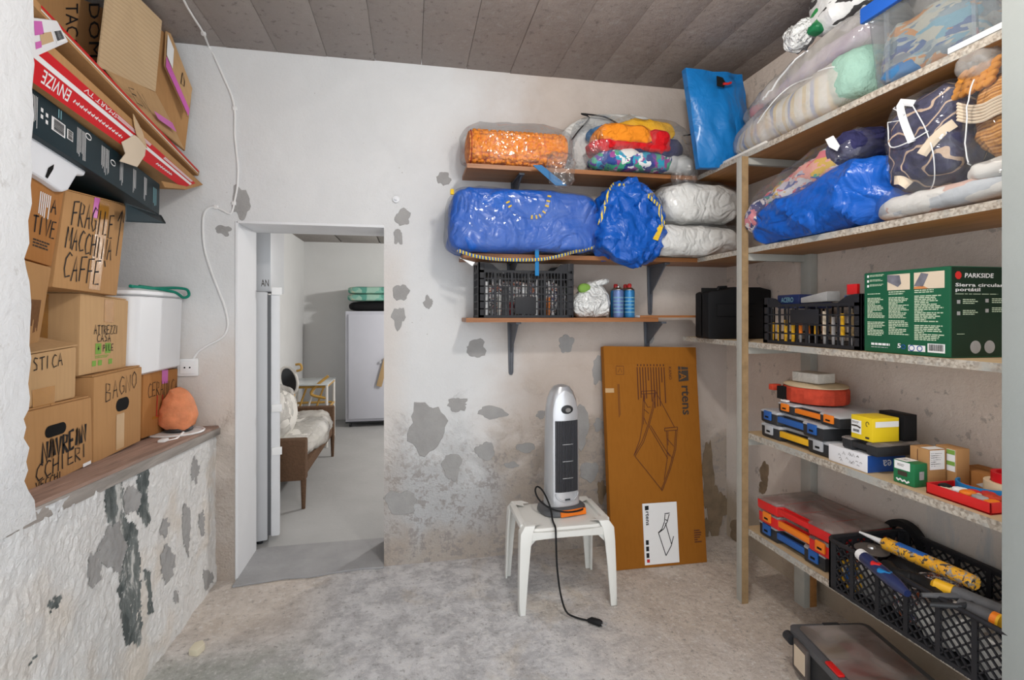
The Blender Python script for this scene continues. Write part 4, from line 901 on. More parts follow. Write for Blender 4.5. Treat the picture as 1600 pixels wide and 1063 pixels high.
HX,HYp,HZ = .805,2.71,.4195
t = thing('tower_heater', 'silver tower fan heater standing on the white stool', 'heater', (HX,HYp,HZ), rz=math.radians(8))
def sec(w,d,z,n=28,k=2.6,yo=0):
    out = []
    for i in range(n):
        a = 2*math.pi*i/n; c,s = math.cos(a),math.sin(a); out.append(Vector((w*math.copysign(abs(c)**(2/k),c), yo+d*math.copysign(abs(s)**(2/k),s), z)))
    return out
loft(MB(),[sec(.125,.10,.0),sec(.132,.105,.008),sec(.128,.10,.03),sec(.10,.075,.045)]).build('base', M['grey_plastic'], t, False, smooth=True)
MB().prism([(-.05,-.109,.004),(.10,-.1035,.004),(.10,-.098,.034),(-.05,-.103,.034)],(0,.014,0)).build('orange_label', M['orange_label'], t, False, bevel=.002)
loft(MB(),[sec(.098,.075,.04),sec(.096,.075,.06),sec(.093,.073,.25),sec(.091,.072,.45),sec(.088,.068,.55),sec(.079,.062,.61),sec(.062,.052,.655),sec(.040,.038,.682),sec(.012,.014,.692)]).build('housing', M['silver'], t, False, smooth=True)
# front panel following the housing, arch shaped
def yfront(x, z):
    w = .095-.004*z/.5; d = .075-.004*z/.5
    if z > .55: k = (z-.55)/.14; d -= .03*k*k; w -= .03*k
    u = min(.985, abs(x)/max(w,.01)); return -d*(1-u**2.6)**(1/2.6)
def panel(outline_w, z0, z1, off, nx=14, nzz=26):
    mb = MB(); vs = []
    for j in range(nzz+1):
        z = z0+(z1-z0)*j/nzz; w = outline_w(z)
        for i in range(nx+1): x = w*(-1+2*i/nx); vs.append(Vector((x, yfront(x,z)-off, z)))
    fs = [(j*(nx+1)+i,j*(nx+1)+i+1,(j+1)*(nx+1)+i+1,(j+1)*(nx+1)+i) for j in range(nzz) for i in range(nx)]
    return mb.add(vs, fs)
aw = lambda z: .074 if z < .53 else max(.004, .074*math.sqrt(max(0,1-((z-.53)/.135)**2)))
panel(aw,.05,.664,.004).build('front_panel', M['silver_light'], t, False, smooth=True)
gw = lambda z: .066 if z > .16 else .066*math.sqrt(max(.02,1-((.16-z)/.065)**2))*.999+.0
panel(lambda z: .066,.125,.505,.006).build('grille_back', M['dark_plastic'], t, False, smooth=True)
mb = MB()
sm = None
for i in range(15):
    x = -.061+i*.122/14
    MB().bar((x,yfront(x,.13)-.009,.127),(x,yfront(x,.5)-.009,.503),.0028,.008,(0,1,0)).build('grille_slat', M['heater_slat'], t, False)
for z in (.20,.29,.38): 
    pts = [Vector((x,yfront(x,z)-.012,z)) for x in (-.03,-.01,.01,.03)]; MB().tube(pts,.0022,6).build('grille_clip', M['silver'], t, False)
pts = [Vector((.066*math.cos(a),yfront(.066*math.cos(a),.125+.035*math.sin(a))-.009,.118+.045*math.sin(a))) for a in [math.pi+k*math.pi/12 for k in range(13)]]
MB().tube(pts,.003,6).build('grille_rim', M['silver'], t, False, smooth=True)
MB().lathe([(.034,0),(.034,.004),(.026,.008)],(0,yfront(0,.565)-.002,.565),20,1.0,.7,Matrix.Rotation(math.radians(95),3,'X')).build('control_bezel', M['dark_plastic'], t, False, smooth=True)
MB().lathe([(.017,0),(.015,.010)],(0,yfront(0,.565)-.008,.565),16,1.0,.8,Matrix.Rotation(math.radians(95),3,'X')).build('control_knob', M['metal'], t, False, smooth=True)
MB().box((0,yfront(0,.085)-.007,.085),(.03,.003,.008)).build('badge', M['dark_plastic'], t, False, bevel=.001)
zf = .012
cord = [Vector(p) for p in ((HX+.12,2.70,.445),(HX+.09,2.62,.45),(HX,2.585,.455),(HX-.08,2.60,.47),(HX-.135,2.65,.50),(HX-.15,2.70,.535),(HX-.13,2.73,.55),(HX-.105,2.70,.53),(HX-.09,2.62,.48),(HX-.095,2.55,.435),(HX-.10,2.478,.425),(HX-.105,2.452,.39),(HX-.10,2.45,.25),(HX-.085,2.445,.12),(HX-.06,2.43,.03),(HX-.02,2.40,zf),(HX+.03,2.365,zf))]
MB().tube(smooth_path(cord,4),.0048,7).build('power_cord', M['black_rubber'], t, smooth=True)
pl = MB().tube([Vector((HX+.03,2.365,zf)),Vector((HX+.045,2.352,.018)),Vector((HX+.075,2.325,.018)),Vector((HX+.085,2.318,.018))],[.008,.015,.017,.012],10).build('plug', M['black_rubber'], t, smooth=True)
for s in (-1,1): MB().cyl(Vector((HX+.085+s*.006,2.318+s*.007,.018)),Vector((HX+.103+s*.006,2.303+s*.007,.018)),.0025,n=8).build('pin', M['metal'], pl, False).data.transform(t.matrix_basis.inverted())

# tall flat brown carton leaning on the wall
bl,br = PX(957,893,Z=0.001),PX(1105,879,Z=0.001); tl = PX(943,541,Y=3.045); tr = PX(1087,543,Y=3.045)
t = thing('canopy_carton', 'tall flat brown carton with canopy drawing leaning on the back wall', 'box', (bl+br)/2)
nb = (br-bl).cross(tl-bl).normalized()*-.055
MB().hexa([bl,br,br+nb,bl+nb,tl,tr,tr+nb,tl+nb]).build('body', M['card_artens'], t, bevel=.004)
F = Face(bl,br,tr,tl)
lettering(t,F,'rtens',.815,.670,.900,.810,M['ink_soft'],90,0,.02); mb = MB()
mb.add([F(.79,.83,.0012),F(.90,.835,.0012),F(.90,.90,.0012),F(.79,.905,.0012)],[(0,1,2,3)]); mb.build('logo_block', M['ink_soft'], t)
lettering(t,F,'A',.80,.838,.875,.872,M['card_artens'],90,h=.0022); 
mb = MB(); ribbon(mb,F,[(.785,.885),(.905,.888)],.004,.002); ribbon(mb,F,[(.82,.875),(.82,.905)],.004,.002); mb.build('logo_lines', M['card_artens'], t)
lettering(t,F,'KANO',.685,.840,.715,.902,M['ink_brown'],90)
mb = MB(); print_lines(mb,F,.34,.70,.66,.90,11,.35,4,True)
for i in range(9): patch(mb,F,.345+i*.035,.905,.357+i*.035,.915)
print_lines(mb,F,.13,.62,.155,.82,2,.4,4,True); ribbon(mb,F,[(.12,.90),(.12,.865),(.20,.865),(.20,.905),(.12,.905)],.003); ribbon(mb,F,[(.14,.875),(.165,.895),(.18,.875)],.003)
print_lines(mb,F,.875,.085,.955,.145,6,.6,3); mb.build('small_print', M['ink_brown'], t)
# canopy line drawing
mb = MB(); L = lambda *p: ribbon(mb,F,p,.0038)
L((.38,.785),(.53,.788)); L((.38,.772),(.53,.774)); L((.38,.785),(.38,.772)); L((.53,.788),(.53,.774))
L((.40,.770),(.385,.70),(.37,.62),(.34,.56),(.27,.49)); L((.415,.770),(.40,.70),(.385,.63))
L((.53,.774),(.50,.70),(.45,.63),(.38,.55),(.28,.485)); L((.515,.772),(.485,.70),(.435,.63),(.365,.555),(.27,.49))
L((.405,.74),(.44,.71),(.47,.71)); L((.40,.70),(.45,.68)); L((.39,.665),(.42,.63))
L((.53,.785),(.72,.612)); L((.61,.610),(.75,.614)); L((.61,.597),(.75,.600)); L((.61,.61),(.61,.597)); L((.75,.614),(.75,.6))
L((.44,.625),(.63,.47)); L((.46,.625),(.65,.48)); L((.28,.487),(.55,.33))
L((.745,.60),(.72,.51),(.66,.43),(.60,.37),(.55,.325)); L((.73,.60),(.705,.51),(.645,.43),(.585,.37),(.54,.33)); L((.63,.597),(.63,.53),(.62,.46),(.58,.375)); L((.645,.595),(.64,.53)); L((.635,.56),(.70,.525)); L((.63,.50),(.68,.47))
mb.build('line_drawing', M['ink_brown'], t)
mb = MB(); patch(mb,F,.335,.012,.70,.275,.0015); lab = mb.build('white_label', M['paper'], t)
mb = MB(); L = lambda *p: ribbon(mb,F,p,.005,.0025)
L((.565,.225),(.62,.227)); L((.57,.222),(.56,.19),(.53,.16),(.49,.145)); L((.615,.222),(.59,.19),(.55,.16),(.495,.145)); L((.49,.147),(.56,.045)); L((.57,.185),(.625,.09)); L((.56,.045),(.62,.085),(.65,.125))
L((.57,.20),(.59,.195)); mb.build('label_drawing', M['ink'], lab, False).data.transform(t.matrix_basis.inverted())
mb = MB(); mb.add([F(.36,.245,.0022),F(.40,.247,.0022),F(.40,.265,.0022),F(.36,.264,.0022)],[(0,1,2,3)])
for b in (.105,.078,.05): patch(mb,F,.355,b-.008,.385,b+.012,.0022)
mb.build('label_marks', M['ink'], lab, False).data.transform(t.matrix_basis.inverted())
o = lettering(t,F,'rtens',.365,.18,.40,.24,M['ink'],90,0,.02,h=.0025)
mb = MB(); patch(mb,F,.358,.022,.388,.036,.0022); mb.build('red_mark', M['ink_red'], t)
tape(t,F,.0,.78,.09,.80,M['tape_tan']); tape(t,F,.0,.915,1.0,1.0,M['card_artens'],h=.0006)

# ------------------------------------------------------------------ goods on the back-wall shelves
def crate(t, x0,x1,y0,y1,z0,z1, front, m, nx, nzb, plate=None, dip=.0, diag=False):
    """open plastic crate; lattice on all four sides. front: 'y' (towards -Y) or 'x' (towards -X)"""
    MB().bx(x0+.004,x1-.004,y0+.004,y1-.004,z0,z0+.012).build('bottom', m, t, bevel=.002)
    for x in (x0,x1):
        for y in (y0,y1):
            sx = 1 if x == x0 else -1; sy = 1 if y == y0 else -1
            MB().bx(min(x,x+sx*.035),max(x,x+sx*.035),min(y,y+sy*.012),max(y,y+sy*.012),z0,z1).bx(min(x,x+sx*.012),max(x,x+sx*.012),min(y,y+sy*.035),max(y,y+sy*.035),z0,z1).build('corner_post', m, t, bevel=.002)
    for side in range(4):
        along_x = side < 2; q = (y0+.004 if side == 0 else y1-.004) if along_x else (x0+.004 if side == 2 else x1-.004)
        a0,a1 = (x0,x1) if along_x else (y0,y1); zt = z1-dip
        P = (lambda a,z: Vector((a,q,z))) if along_x else (lambda a,z: Vector((q,a,z)))
        mb = MB(); up = (0,1,0) if along_x else (1,0,0)
        for k in range(nzb+1):
            z = z0+.008+(zt-z0-.014)*k/nzb; mb.bar(P(a0+.01,z),P(a1-.01,z),(.014 if k in (0,nzb) else .0065),.008,up)
        N = max(3, int(nx*(a1-a0)/.5))
        if not diag:
            for k in range(1,N): a = a0+(a1-a0)*k/N; mb.bar(P(a,z0),P(a,zt),.0055 if k%5 else .014,.007,up)
        else:
            H = zt-z0
            for k in range(-int(H/.034)-1, int((a1-a0)/.034)+1):
                s0 = a0+k*.034
                for dr in (1,-1):
                    pa = [s0, s0+H] if dr > 0 else [s0+H, s0]
                    za,zb = z0,zt; xa,xb = pa
                    # clip to the side
                    def clipx(xv): return za+(zb-za)*(xv-xa)/(xb-xa)
                    pts = [(xa,za),(xb,zb)]
                    lo,hi = a0+.01,a1-.01
                    out = []
                    for xv,zv in pts:
                        xc = min(max(xv,lo),hi); out.append((xc,clipx(xc)))
                    if abs(out[0][0]-out[1][0]) > .008: mb.bar(P(*out[0]),P(*out[1]),.005,.006,up)
            for k in range(1,6): a = a0+(a1-a0)*k/6; mb.bar(P(a,z0),P(a,zt),.016,.009,up)
        mb.build('lattice_side', m, t)
        if dip:
            for a,s in ((a0,1),(a1,-1)): MB().prism([P(a+s*.03,zt),P(a+s*.12,zt),P(a+s*.075,z1-.006),P(a+s*.03,z1)], (0,.009,0) if along_x else (.009,0,0)).build('rim_shoulder', m, t)
    if plate:
        a,b,c,d = plate
        (MB().bx(a,b,y0-.003,y0+.004,c,d) if front == 'y' else MB().bx(x0-.003,x0+.004,a,b,c,d)).build('label_plate', m, t, bevel=.002)
zs = 1.4755
t = thing('plastic_crate', 'black plastic crate of small tools on the back-wall shelf', 'crate', (.64,2.99,zs), rz=math.radians(-1.5))
crate(t,.365,.925,2.862,3.09,zs,1.79,'y',M['crate_black'],26,6,(.575,.70,zs+.02,zs+.12),.045)
rnd = random.Random(12)
ms = ['paper','steel','cloth_white','grimy','ink_red','brush_wood','paper','steel','print_white','dark_plastic','handle_orange','paper','grimy','steel']
for i in range(14):
    x = .40+i*.0365; h = rnd.uniform(.17,.25); m = M[ms[i]]; q = thing('hand_tool', 'small upright tool or packet, '+ORD[i]+' from the left inside the back-wall crate', 'tool', (x+.015,2.93,zs+.013), rz=0, group='small tools in the back-wall crate')
    if i%3 == 0: MB().bx(x,x+.03,2.885,2.95,zs+.014,zs+h).build('packet', m, q, bevel=.004)
    else:
        MB().cyl((x+.015,2.90+.03*(i%2),zs+.014),(x+.02,2.91+.03*(i%2),zs+h*.55),.010,.013,10).build('grip', m, q, smooth=True); MB().cyl((x+.02,2.91+.03*(i%2),zs+h*.55),(x+.026,2.92+.03*(i%2),zs+h),.007,.004,8).build('shaft', M['steel'], q, smooth=True)
origin_to(tag(MB().soft((.645,2.975,zs+.11),(.46,.13,.19),4,18,.02,12,4,zmin=zs+.014).build('tool_jumble', M['junk_mix'], smooth=True), 'jumbled cloth and packets at the back of the black crate', 'rags'), (.64,3.02,zs+.014))
origin_to(tag(MB().slab([(.43,2.90,zs+.27),(.52,2.895,zs+.255),(.50,2.99,zs+.265),(.42,2.99,zs+.315)],.002).build('paper_sheet', M['paper']), 'white paper sheet sticking out of the black crate', 'paper'), (.46,2.94,zs+.25))
# white carrier bag
x0 = PX(900,495,Y=2.92).x; x1 = PX(953,495,Y=2.92).x
t = thing('carrier_bag', 'knotted white carrier bag with green print beside the spray cans', 'bag', ((x0+x1)/2,2.97,zs))
def pear(u,p): s = 1.0 if u.z < -.2 else 1.0-.62*((u.z+.2)/1.2)**1.2; return Vector((p.x*s+.02*max(0,u.z),p.y*s,p.z))
MB().soft(((x0+x1)/2,2.97,zs+.105),(x1-x0+.03,.18,.21),3,20,.025,9,6,shape=pear,stretch=(1,1,.5),zmin=zs+.001).build('sack', M['bag_white'], t, smooth=True)
MB().soft(((x0+x1)/2+.035,2.95,zs+.205),(.15,.05,.035),2.5,10,.012,20,2,R=Matrix.Rotation(-.25,3,'Y')).build('knot', M['bag_white'], t, smooth=True)
MB().soft(((x0+x1)/2-.055,2.925,zs+.175),(.07,.05,.05),2.5,8,.008,20,5).build('green_print', M['ink_green'], t, smooth=True)
for i,(px,yy,mm,lb_) in enumerate(((962,2.99,'can_blue','blue spray can half hidden behind the carrier bag knot'),(966,2.93,'can_blue_pale','pale blue spray can at the front of the group'),(977,3.0,'can_blue','blue spray can at the back between the others'),(983.5,2.93,'can_blue','rightmost bright blue spray can with red cap'))):
    x = PX(px,490,Y=yy).x; t = thing('spray_can', lb_, 'spray can', (x,yy,zs), group='spray cans on the back-wall shelf')
    MB().lathe([(.030,0),(.032,.004),(.032,.155),(.029,.165),(.016,.178),(.013,.180)],(x,yy,zs),20).build('body', M[mm], t, smooth=True, sharp=50)
    MB().lathe([(.031,.166),(.0315,.169),(.017,.182)],(x,yy,zs),20).build('collar', M['metal'], t, smooth=True)
    if i != 1: MB().lathe([(.013,.18),(.013,.20),(.009,.206)],(x,yy,zs),12).build('cap', M['cap_red'], t, smooth=True)
    else: MB().lathe([(.012,.18),(.011,.188)],(x,yy,zs),12).build('valve', M['metal'], t, smooth=True)
    if i in (1,3):
        mb = MB()
        for k in range(5): z = zs+.03+k*.022; mb.lathe([(.0323,z-zs),(.0323,z-zs+.005)],(x,yy,zs),20)
        mb.build('print_bands', M['print_teal'], t)
# big blue storage bag
zb = 1.8375
xa = PX(704,350,Y=2.78).x; xb = PX(937,350,Y=2.78).x
t = thing('storage_bag', 'long blue storage bag on the middle back-wall shelf', 'bag', ((xa+xb)/2,2.93,zb))
def duff(u,p): return Vector((p.x*(1-.03*u.z), p.y, p.z*(1-.04*u.x)+.004))
bagm = MB().soft(((xa+xb)/2,2.93,zb+.178),(xb-xa,.30,.345),7,30,.022,5,2,shape=duff,zmin=zb+.001); bagm.build('sack', M['bag_blue'], t, smooth=True)
st = draped(bagm, ((790,297),(793,315),(803,330),(822,338),(840,339),(851,330),(857,312),(860,295)), .006, 5)
s_ = strip(st,.02).build('strap', M['bag_blue'], t)
for i in (5,7,17,19,21,24,27,29,31):
    if i+1 < len(st): strip([st[i]-Vector((0,.003,0)),st[i].lerp(st[i+1],.7)-Vector((0,.003,0))],.021).build('strap_mark', M['yellow_webbing'], s_, False).data.transform(t.matrix_basis.inverted())
lo = [Vector((xa+.04,2.80,zb+.01))]+[PX(a,b,Y=2.80) for a,b in ((722,394),(750,402),(790,406),(850,405),(900,393),(930,386))]
MB().tube(smooth_path(lo,4),.010,6).build('loose_strap', M['strap_print'], t, smooth=True)
MB().slab([PX(719,404,Y=2.79),PX(742,410,Y=2.79),PX(738,416,Y=2.79),PX(718,402,Y=2.79)],.003).build('strap_tag', M['white_plastic'], t)
MB().slab([PX(836,386,Y=2.795),PX(842,386,Y=2.795),PX(842,431,Y=2.82),PX(836,431,Y=2.82)],.003).build('hanging_strap', M['tape_blue'], t)
MB().soft(((xa+xb)/2,2.93,zb+.178),(xb-xa+.03,.32,.362),6,26,.016,5,8,shape=duff,zmin=zb+.0005).build('clear_cover', M['film'], t, smooth=True)
MB().box((xa+.01,2.80,zb+.325),(.02,.02,.03)).build('yellow_tab', M['yellow_webbing'], t, bevel=.004)
# second, crumpled blue bag drooping over the shelf edge
t = thing('crumpled_bag', 'crumpled blue bag with yellow-marked straps drooping over the shelf edge', 'bag', (1.23,2.86,zb))
def droop(u,p):
    q = Vector((p.x*(1.0-.22*abs(u.z)*(1 if u.z>0 else .2)), p.y, p.z))
    if u.y < -.2 and u.z < 0: q.z -= .10*(-u.y)*(1-abs(u.x))*(-u.z)
    if u.z > .3: q.z += .07*(1-abs(u.x-.1))*u.z
    return q
cxb = (PX(936,340,Y=2.75).x+PX(1043,340,Y=2.75).x)/2; wbg = PX(1043,340,Y=2.75).x-PX(936,340,Y=2.75).x
bagm = MB().soft((cxb,2.85,zb+.19),(wbg,.27,.37),3.6,34,.045,8,21,shape=droop,fine=.45); bagm.build('sack', M['bag_blue'], t, smooth=True)
strip(draped(bagm,((936,352),(943,330),(950,305),(957,290),(966,278),(976,276)),.005),.018).build('strap', M['strap_print'], t)
strip(draped(bagm,((1016,308),(1028,300),(1036,312),(1041,335),(1040,352)),.005),.018).build('strap', M['strap_print'], t)
strip(draped(bagm,((1033,352),(1028,365),(1024,375)),.007),.03).build('yellow_tab', M['yellow_webbing'], t)
# pillows in bags
def bagged(name, label, cat, c, s, m_in, seed, k=3, n=22, amp=.03, freq=6, filmname='film', grow=1.06, zmin=None, shape=None, inner=None, R=None, fa=.9):
    t = thing(name, label, cat, (c[0],c[1],c[2]-s[2]/2))
    if inner: 
        for nm,cc,ss,mm,sd in inner: MB().soft(Vector(c)+Vector(cc),ss,3,14,.025,8,sd,R=R,zmin=zmin).build(nm, M[mm], t, smooth=True)
    else: MB().soft(c,s,k,n,amp,freq,seed,shape=shape,zmin=zmin,R=R).build('contents', M[m_in], t, smooth=True)
    if filmname: MB().soft(c,tuple(v*grow+.01 for v in s),k+.5,n,amp*fa,freq*.8,seed+5,shape=shape,R=R,zmin=None if zmin is None else zmin-.0008,fine=.3).build('plastic_bag', M[filmname], t, smooth=True)
    return t
xp0,xp1 = PX(1006,380,Y=2.76).x,1.96
bagged('bagged_pillow','white pillow in clear plastic, lower one right of the crumpled blue bag','pillow',((xp0+xp1)/2,2.90,zb+.095),(xp1-xp0,.36,.185),'pillow',4,3.2,amp=.025,freq=5,zmin=zb+.002)
xp0 = PX(1040,320,Y=2.78).x
t = bagged('bagged_pillow','white pillow in clear plastic, upper one below the top shelf','pillow',((xp0+xp1)/2,2.91,zb+.325),(xp1-xp0,.34,.235),'pillow',14,3.4,amp=.025,freq=5)
# orange rolled rug
zt = 2.3385
xa = PX(732,245,Y=2.82).x; xb = PX(893,245,Y=2.82).x; cz = zt+.115
t = thing('rolled_rug', 'orange pebbled rug rolled up in clear plastic on the top shelf', 'rug', ((xa+xb)/2,2.96,zt))
RX = Matrix.Rotation(math.pi/2,3,'Y')
MB().lathe([(.06,0),(.098,.012),(.104,.05),(.104,xb-xa-.05),(.098,xb-xa-.012),(.06,xb-xa)],(xa,2.96,cz),28,1,1.15,RX).build('roll', M['orange_rug'], t, smooth=True)
mb = MB(); rn = random.Random(5); pm_ = None
for i in range(22):
    for j in range(9):
        a = math.radians(118+j*17+rn.uniform(-5,5)); x = xa+.04+i*(xb-xa-.08)/21+rn.uniform(-.007,.007)
        c = Vector((x, 2.96+.118*math.cos(a), cz+.103*math.sin(a))); c.y = 2.96-abs(c.y-2.96); R_ = Matrix.Rotation(math.pi/2-a,3,'X')
        ca = math.pi-(a-math.pi/2)-math.pi/2
        d = Vector((0,(c.y-2.96),(c.z-cz))).normalized(); u = Vector((1,0,0)); v = d.cross(u)
        ring = [c+(u*math.cos(k*math.pi/3)+v*math.sin(k*math.pi/3))*.0145 for k in range(6)]
        mb.add(ring+[c+d*.009+(u*math.cos(k*math.pi/3)+v*math.sin(k*math.pi/3))*.009 for k in range(6)],[(k,(k+1)%6,6+(k+1)%6,6+k) for k in range(6)]+[tuple(range(6,12))])
o = mb.build('pebbles', M['cloth_orange'], t, smooth=True, sharp=80); o['kind'] = 'stuff'
MB().lathe([(.101,.0),(.107,.003)],(xa+.02,2.96,cz),20,1,1.15,RX).build('end_band', M['cloth_red'], t, smooth=True)
MB().soft(((xa+xb)/2,2.955,cz+.01),(xb-xa+.06,.28,.25),4,24,.018,5,3,zmin=zt+.0005).build('plastic_bag', M['film_wrinkled'], t, smooth=True)
MB().soft((xb-.06,2.80,zt-.02),(.14,.05,.17),2.6,14,.03,12,9).build('bag_tail', M['film_wrinkled'], t, smooth=True)
MB().slab([PX(832,258,Y=2.795),PX(846,258,Y=2.795),PX(886,290,Y=2.79),PX(868,290,Y=2.79)],.003).build('blue_tape', M['cloth_blue'], t)
# bag of bright clothes
xa = PX(908,240,Y=2.8).x; xb = PX(1078,240,Y=2.8).x; cx = (xa+xb)/2
t = bagged('clothes_bag','clear bag of orange, yellow and tropical print clothes on the top shelf','bag',(cx,2.91,zt+.155),(xb-xa,.25,.30),None,7,3,24,.03,7,'film_wrinkled',1.02,zt+.001,None,
  [('print_cloth',(0,-.02,-.10),(.54,.25,.11),'print_tropical',2),('navy_cloth',(.06,-.01,-.01),(.50,.24,.14),'cloth_navy',3),('red_cloth',(-.02,-.035,-.02),(.50,.24,.07),'cloth_red',4),('red_cloth',(.13,-.05,.03),(.15,.20,.10),'cloth_red',5),('orange_cloth',(-.06,-.045,.045),(.36,.24,.12),'cloth_orange',6),('yellow_cloth',(.08,.0,.10),(.36,.24,.10),'cloth_yellow',7),('blue_cloth',(-.15,.02,.085),(.2,.2,.06),'cloth_blue',8),('white_cloth',(-.05,-.09,-.075),(.12,.10,.06),'cloth_white',9)])
MB().soft((xb-.03,2.81,zt-.03),(.13,.05,.22),2.6,14,.03,12,11).build('bag_tail', M['film_wrinkled'], t, smooth=True)
t = thing('chair_cover', 'white padded cover with black piping behind the bright clothes bag', 'cover', (cx,3.05,zt))
def arch(u,p): return Vector((p.x,p.y,p.z*(1-.25*abs(u.x)**2)+.02*u.x))
MB().soft((cx-.01,3.06,zt+.20),(xb-xa+.10,.08,.43),3.2,24,.02,7,15,shape=arch,zmin=zt+.001).build('pad', M['cover_white'], t, smooth=True)
MB().tube(smooth_path([PX(a,b,Y=2.985) for a,b in ((893,219),(905,203),(921,184),(908,178),(935,181),(950,185),(966,194))],3),.005,6).build('piping', M['ink'], t, smooth=True)
MB().tube(smooth_path([PX(a,b,Y=2.985) for a,b in ((985,187),(1000,194),(1018,196),(1022,193))],3),.008,6).build('piping', M['cloth_navy'], t, smooth=True)
MB().tube(smooth_path([PX(a,b,Y=2.99) for a,b in ((1068,212),(1088,209))],3),.004,6).build('piping', M['ink'], t, smooth=True)
# flat blue carrier bag standing in the corner
t = thing('blue_shopper', 'plain bright blue shopper bag standing in the corner under the ceiling', 'bag', (1.72,2.72,zt))
q = [PX(a,b,Y=2.62) for a,b in ((1071,108),(1120,108),(1160,113),(1180,255),(1155,262),(1092,258))]
mb = MB(); nx,ny = 14,18; tl,tr,br,bl = PX(1071,106,Y=2.62),PX(1160,116,Y=2.62),PX(1182,262,Y=2.62),PX(1093,262,Y=2.62)
Fq = Face(bl,br,tr,tl); vs = []
for s in (0,1):
    for j in range(ny+1):
        for i in range(nx+1):
            a,b = i/nx,j/ny; bul = (math.sin(math.pi*a)*math.sin(math.pi*min(b*1.1,1)))**.5 if 0<a<1 and 0<b*1.1<1 else 0
            w = .014*nz((a,b,s),5,3)
            vs.append(Fq(a,b,0)+Vector((0,(-.05*bul+w) if s == 0 else .04+.05*bul,0)))
m_ = (nx+1)*(ny+1)
fs = [(s*m_+j*(nx+1)+i,s*m_+j*(nx+1)+i+1,s*m_+(j+1)*(nx+1)+i+1,s*m_+(j+1)*(nx+1)+i) for s in (0,1) for j in range(ny) for i in range(nx)]
for i in range(nx): fs += [(i,i+1,m_+i+1,m_+i),(ny*(nx+1)+i,ny*(nx+1)+i+1,m_+ny*(nx+1)+i+1,m_+ny*(nx+1)+i)]
for j in range(ny): fs += [(j*(nx+1),(j+1)*(nx+1),m_+(j+1)*(nx+1),m_+j*(nx+1)),(j*(nx+1)+nx,(j+1)*(nx+1)+nx,m_+(j+1)*(nx+1)+nx,m_+j*(nx+1)+nx)]
mb.add(vs,fs).build('sack', M['bag_blue_sky'], t, smooth=True)
hp = [Fq(a,b,.055) for a,b in ((.40,.80),(.52,.79),(.56,.84),(.52,.89),(.42,.90))]; MB().prism(hp,(0,.003,0)).build('hand_hole', M['dark_hole'], t)
MB().tube([Fq(.50,.82,.06),Fq(.58,.82,.065),Fq(.64,.84,.06)],.007,6).build('red_cord', M['cap_red'], t, smooth=True)
bagged('folded_sheet','grey-green folded sheet in plastic at the foot of the blue shopper','linen',(1.55,2.93,zt+.06),(.26,.26,.115),'bag_milky',3,3,14,.02,8,'film',1.04,zt+.001)
# ------------------------------------------------------------------ top right shelf
zt2 = 2.3395
def ypx(px, X=XS): return PX(px,490,X=X).y
def sausage(taper0, taper1):
    def f(u,p):
        k = (u.y+1)/2; s = taper0*(1-k)+taper1*k; return Vector((p.x,p.y,p.z*s-(1-s)*.0))
    return f
y0,y1 = 1.72,2.58
def slump(lo, hi, drop):
    def f(u,p):     # far end (+y) thinner, resting on the shelf
        k = (u.y+1)/2; s = hi*(1-k)+lo*k; return Vector((p.x, p.y, p.z*s-drop*k))
    return f
t = thing('linen_bag', 'milky zip bag of striped towels and a mint blanket, lower on the top right shelf', 'bag', (1.90,2.15,zt2))
MB().soft((1.89,2.17,zt2+.13),(.33,.82,.24),3.2,24,.02,5,3,shape=slump(.62,1.0,.04),zmin=zt2+.002).build('towels', M['towel_stripe'], t, smooth=True)
MB().soft((1.87,1.80,zt2+.14),(.30,.20,.23),2.8,16,.02,8,5,zmin=zt2+.003).build('mint_blanket', M['cloth_mint'], t, smooth=True)
bagm = MB().soft((1.885,2.15,zt2+.13),(.36,.92,.265),3.2,26,.022,5,9,shape=slump(.66,1.0,.04),zmin=zt2+.001); bagm.build('milky_bag', M['film_milky'], t, smooth=True)
MB().tube(draped(bagm,((1142,195),(1180,165),(1225,135),(1270,115),(1300,105),(1330,108)),.002),.003,6).build('zip_edge', M['rail_white'], t, smooth=True)
MB().bx(1.72,2.02,2.25,2.62,zt2+.001,zt2+.02).build('folded_sheet', M['cloth_white'], t, bevel=.008)
t = thing('linen_bag', 'milky bag with lilac bedding and a white zip, upper on the top right shelf', 'bag', (1.92,2.2,zt2+.27))
MB().soft((1.93,2.14,zt2+.345),(.26,.66,.12),3,20,.02,6,13,shape=slump(.7,1.0,.10)).build('bedding', M['cloth_lilac'], t, smooth=True)
MB().soft((1.86,2.46,zt2+.25),(.12,.10,.08),2.5,8,.01,8,3).build('pink_cloth', M['cloth_pink'], t, smooth=True)
bagm = MB().soft((1.915,2.15,zt2+.35),(.32,.90,.20),2.8,26,.025,5,19,shape=slump(.75,1.15,.11)); bagm.build('milky_bag', M['film_milky'], t, smooth=True)
MB().tube(draped(bagm,((1138,160),(1165,135),(1200,112),(1238,88),(1262,80)),.002),.005,6).build('zip_edge', M['rail_white'], t, smooth=True)
# white and green printed carrier bag
t = thing('printed_bag', 'knotted white carrier bag with green and black print near the ceiling', 'bag', (1.88,1.95,zt2+.42))
MB().soft((1.88,1.90,zt2+.525),(.22,.34,.22),3.0,24,.03,6,7).build('sack', M['bag_print'], t, smooth=True)
MB().soft((1.80,2.10,zt2+.47),(.10,.12,.09),2.4,12,.03,16,5).build('knot_tail', M['bag_white'], t, smooth=True)
MB().soft((1.78,2.00,zt2+.44),(.05,.06,.035),2.4,8,.012,20,8).build('knot', M['box_green'], t, smooth=True)
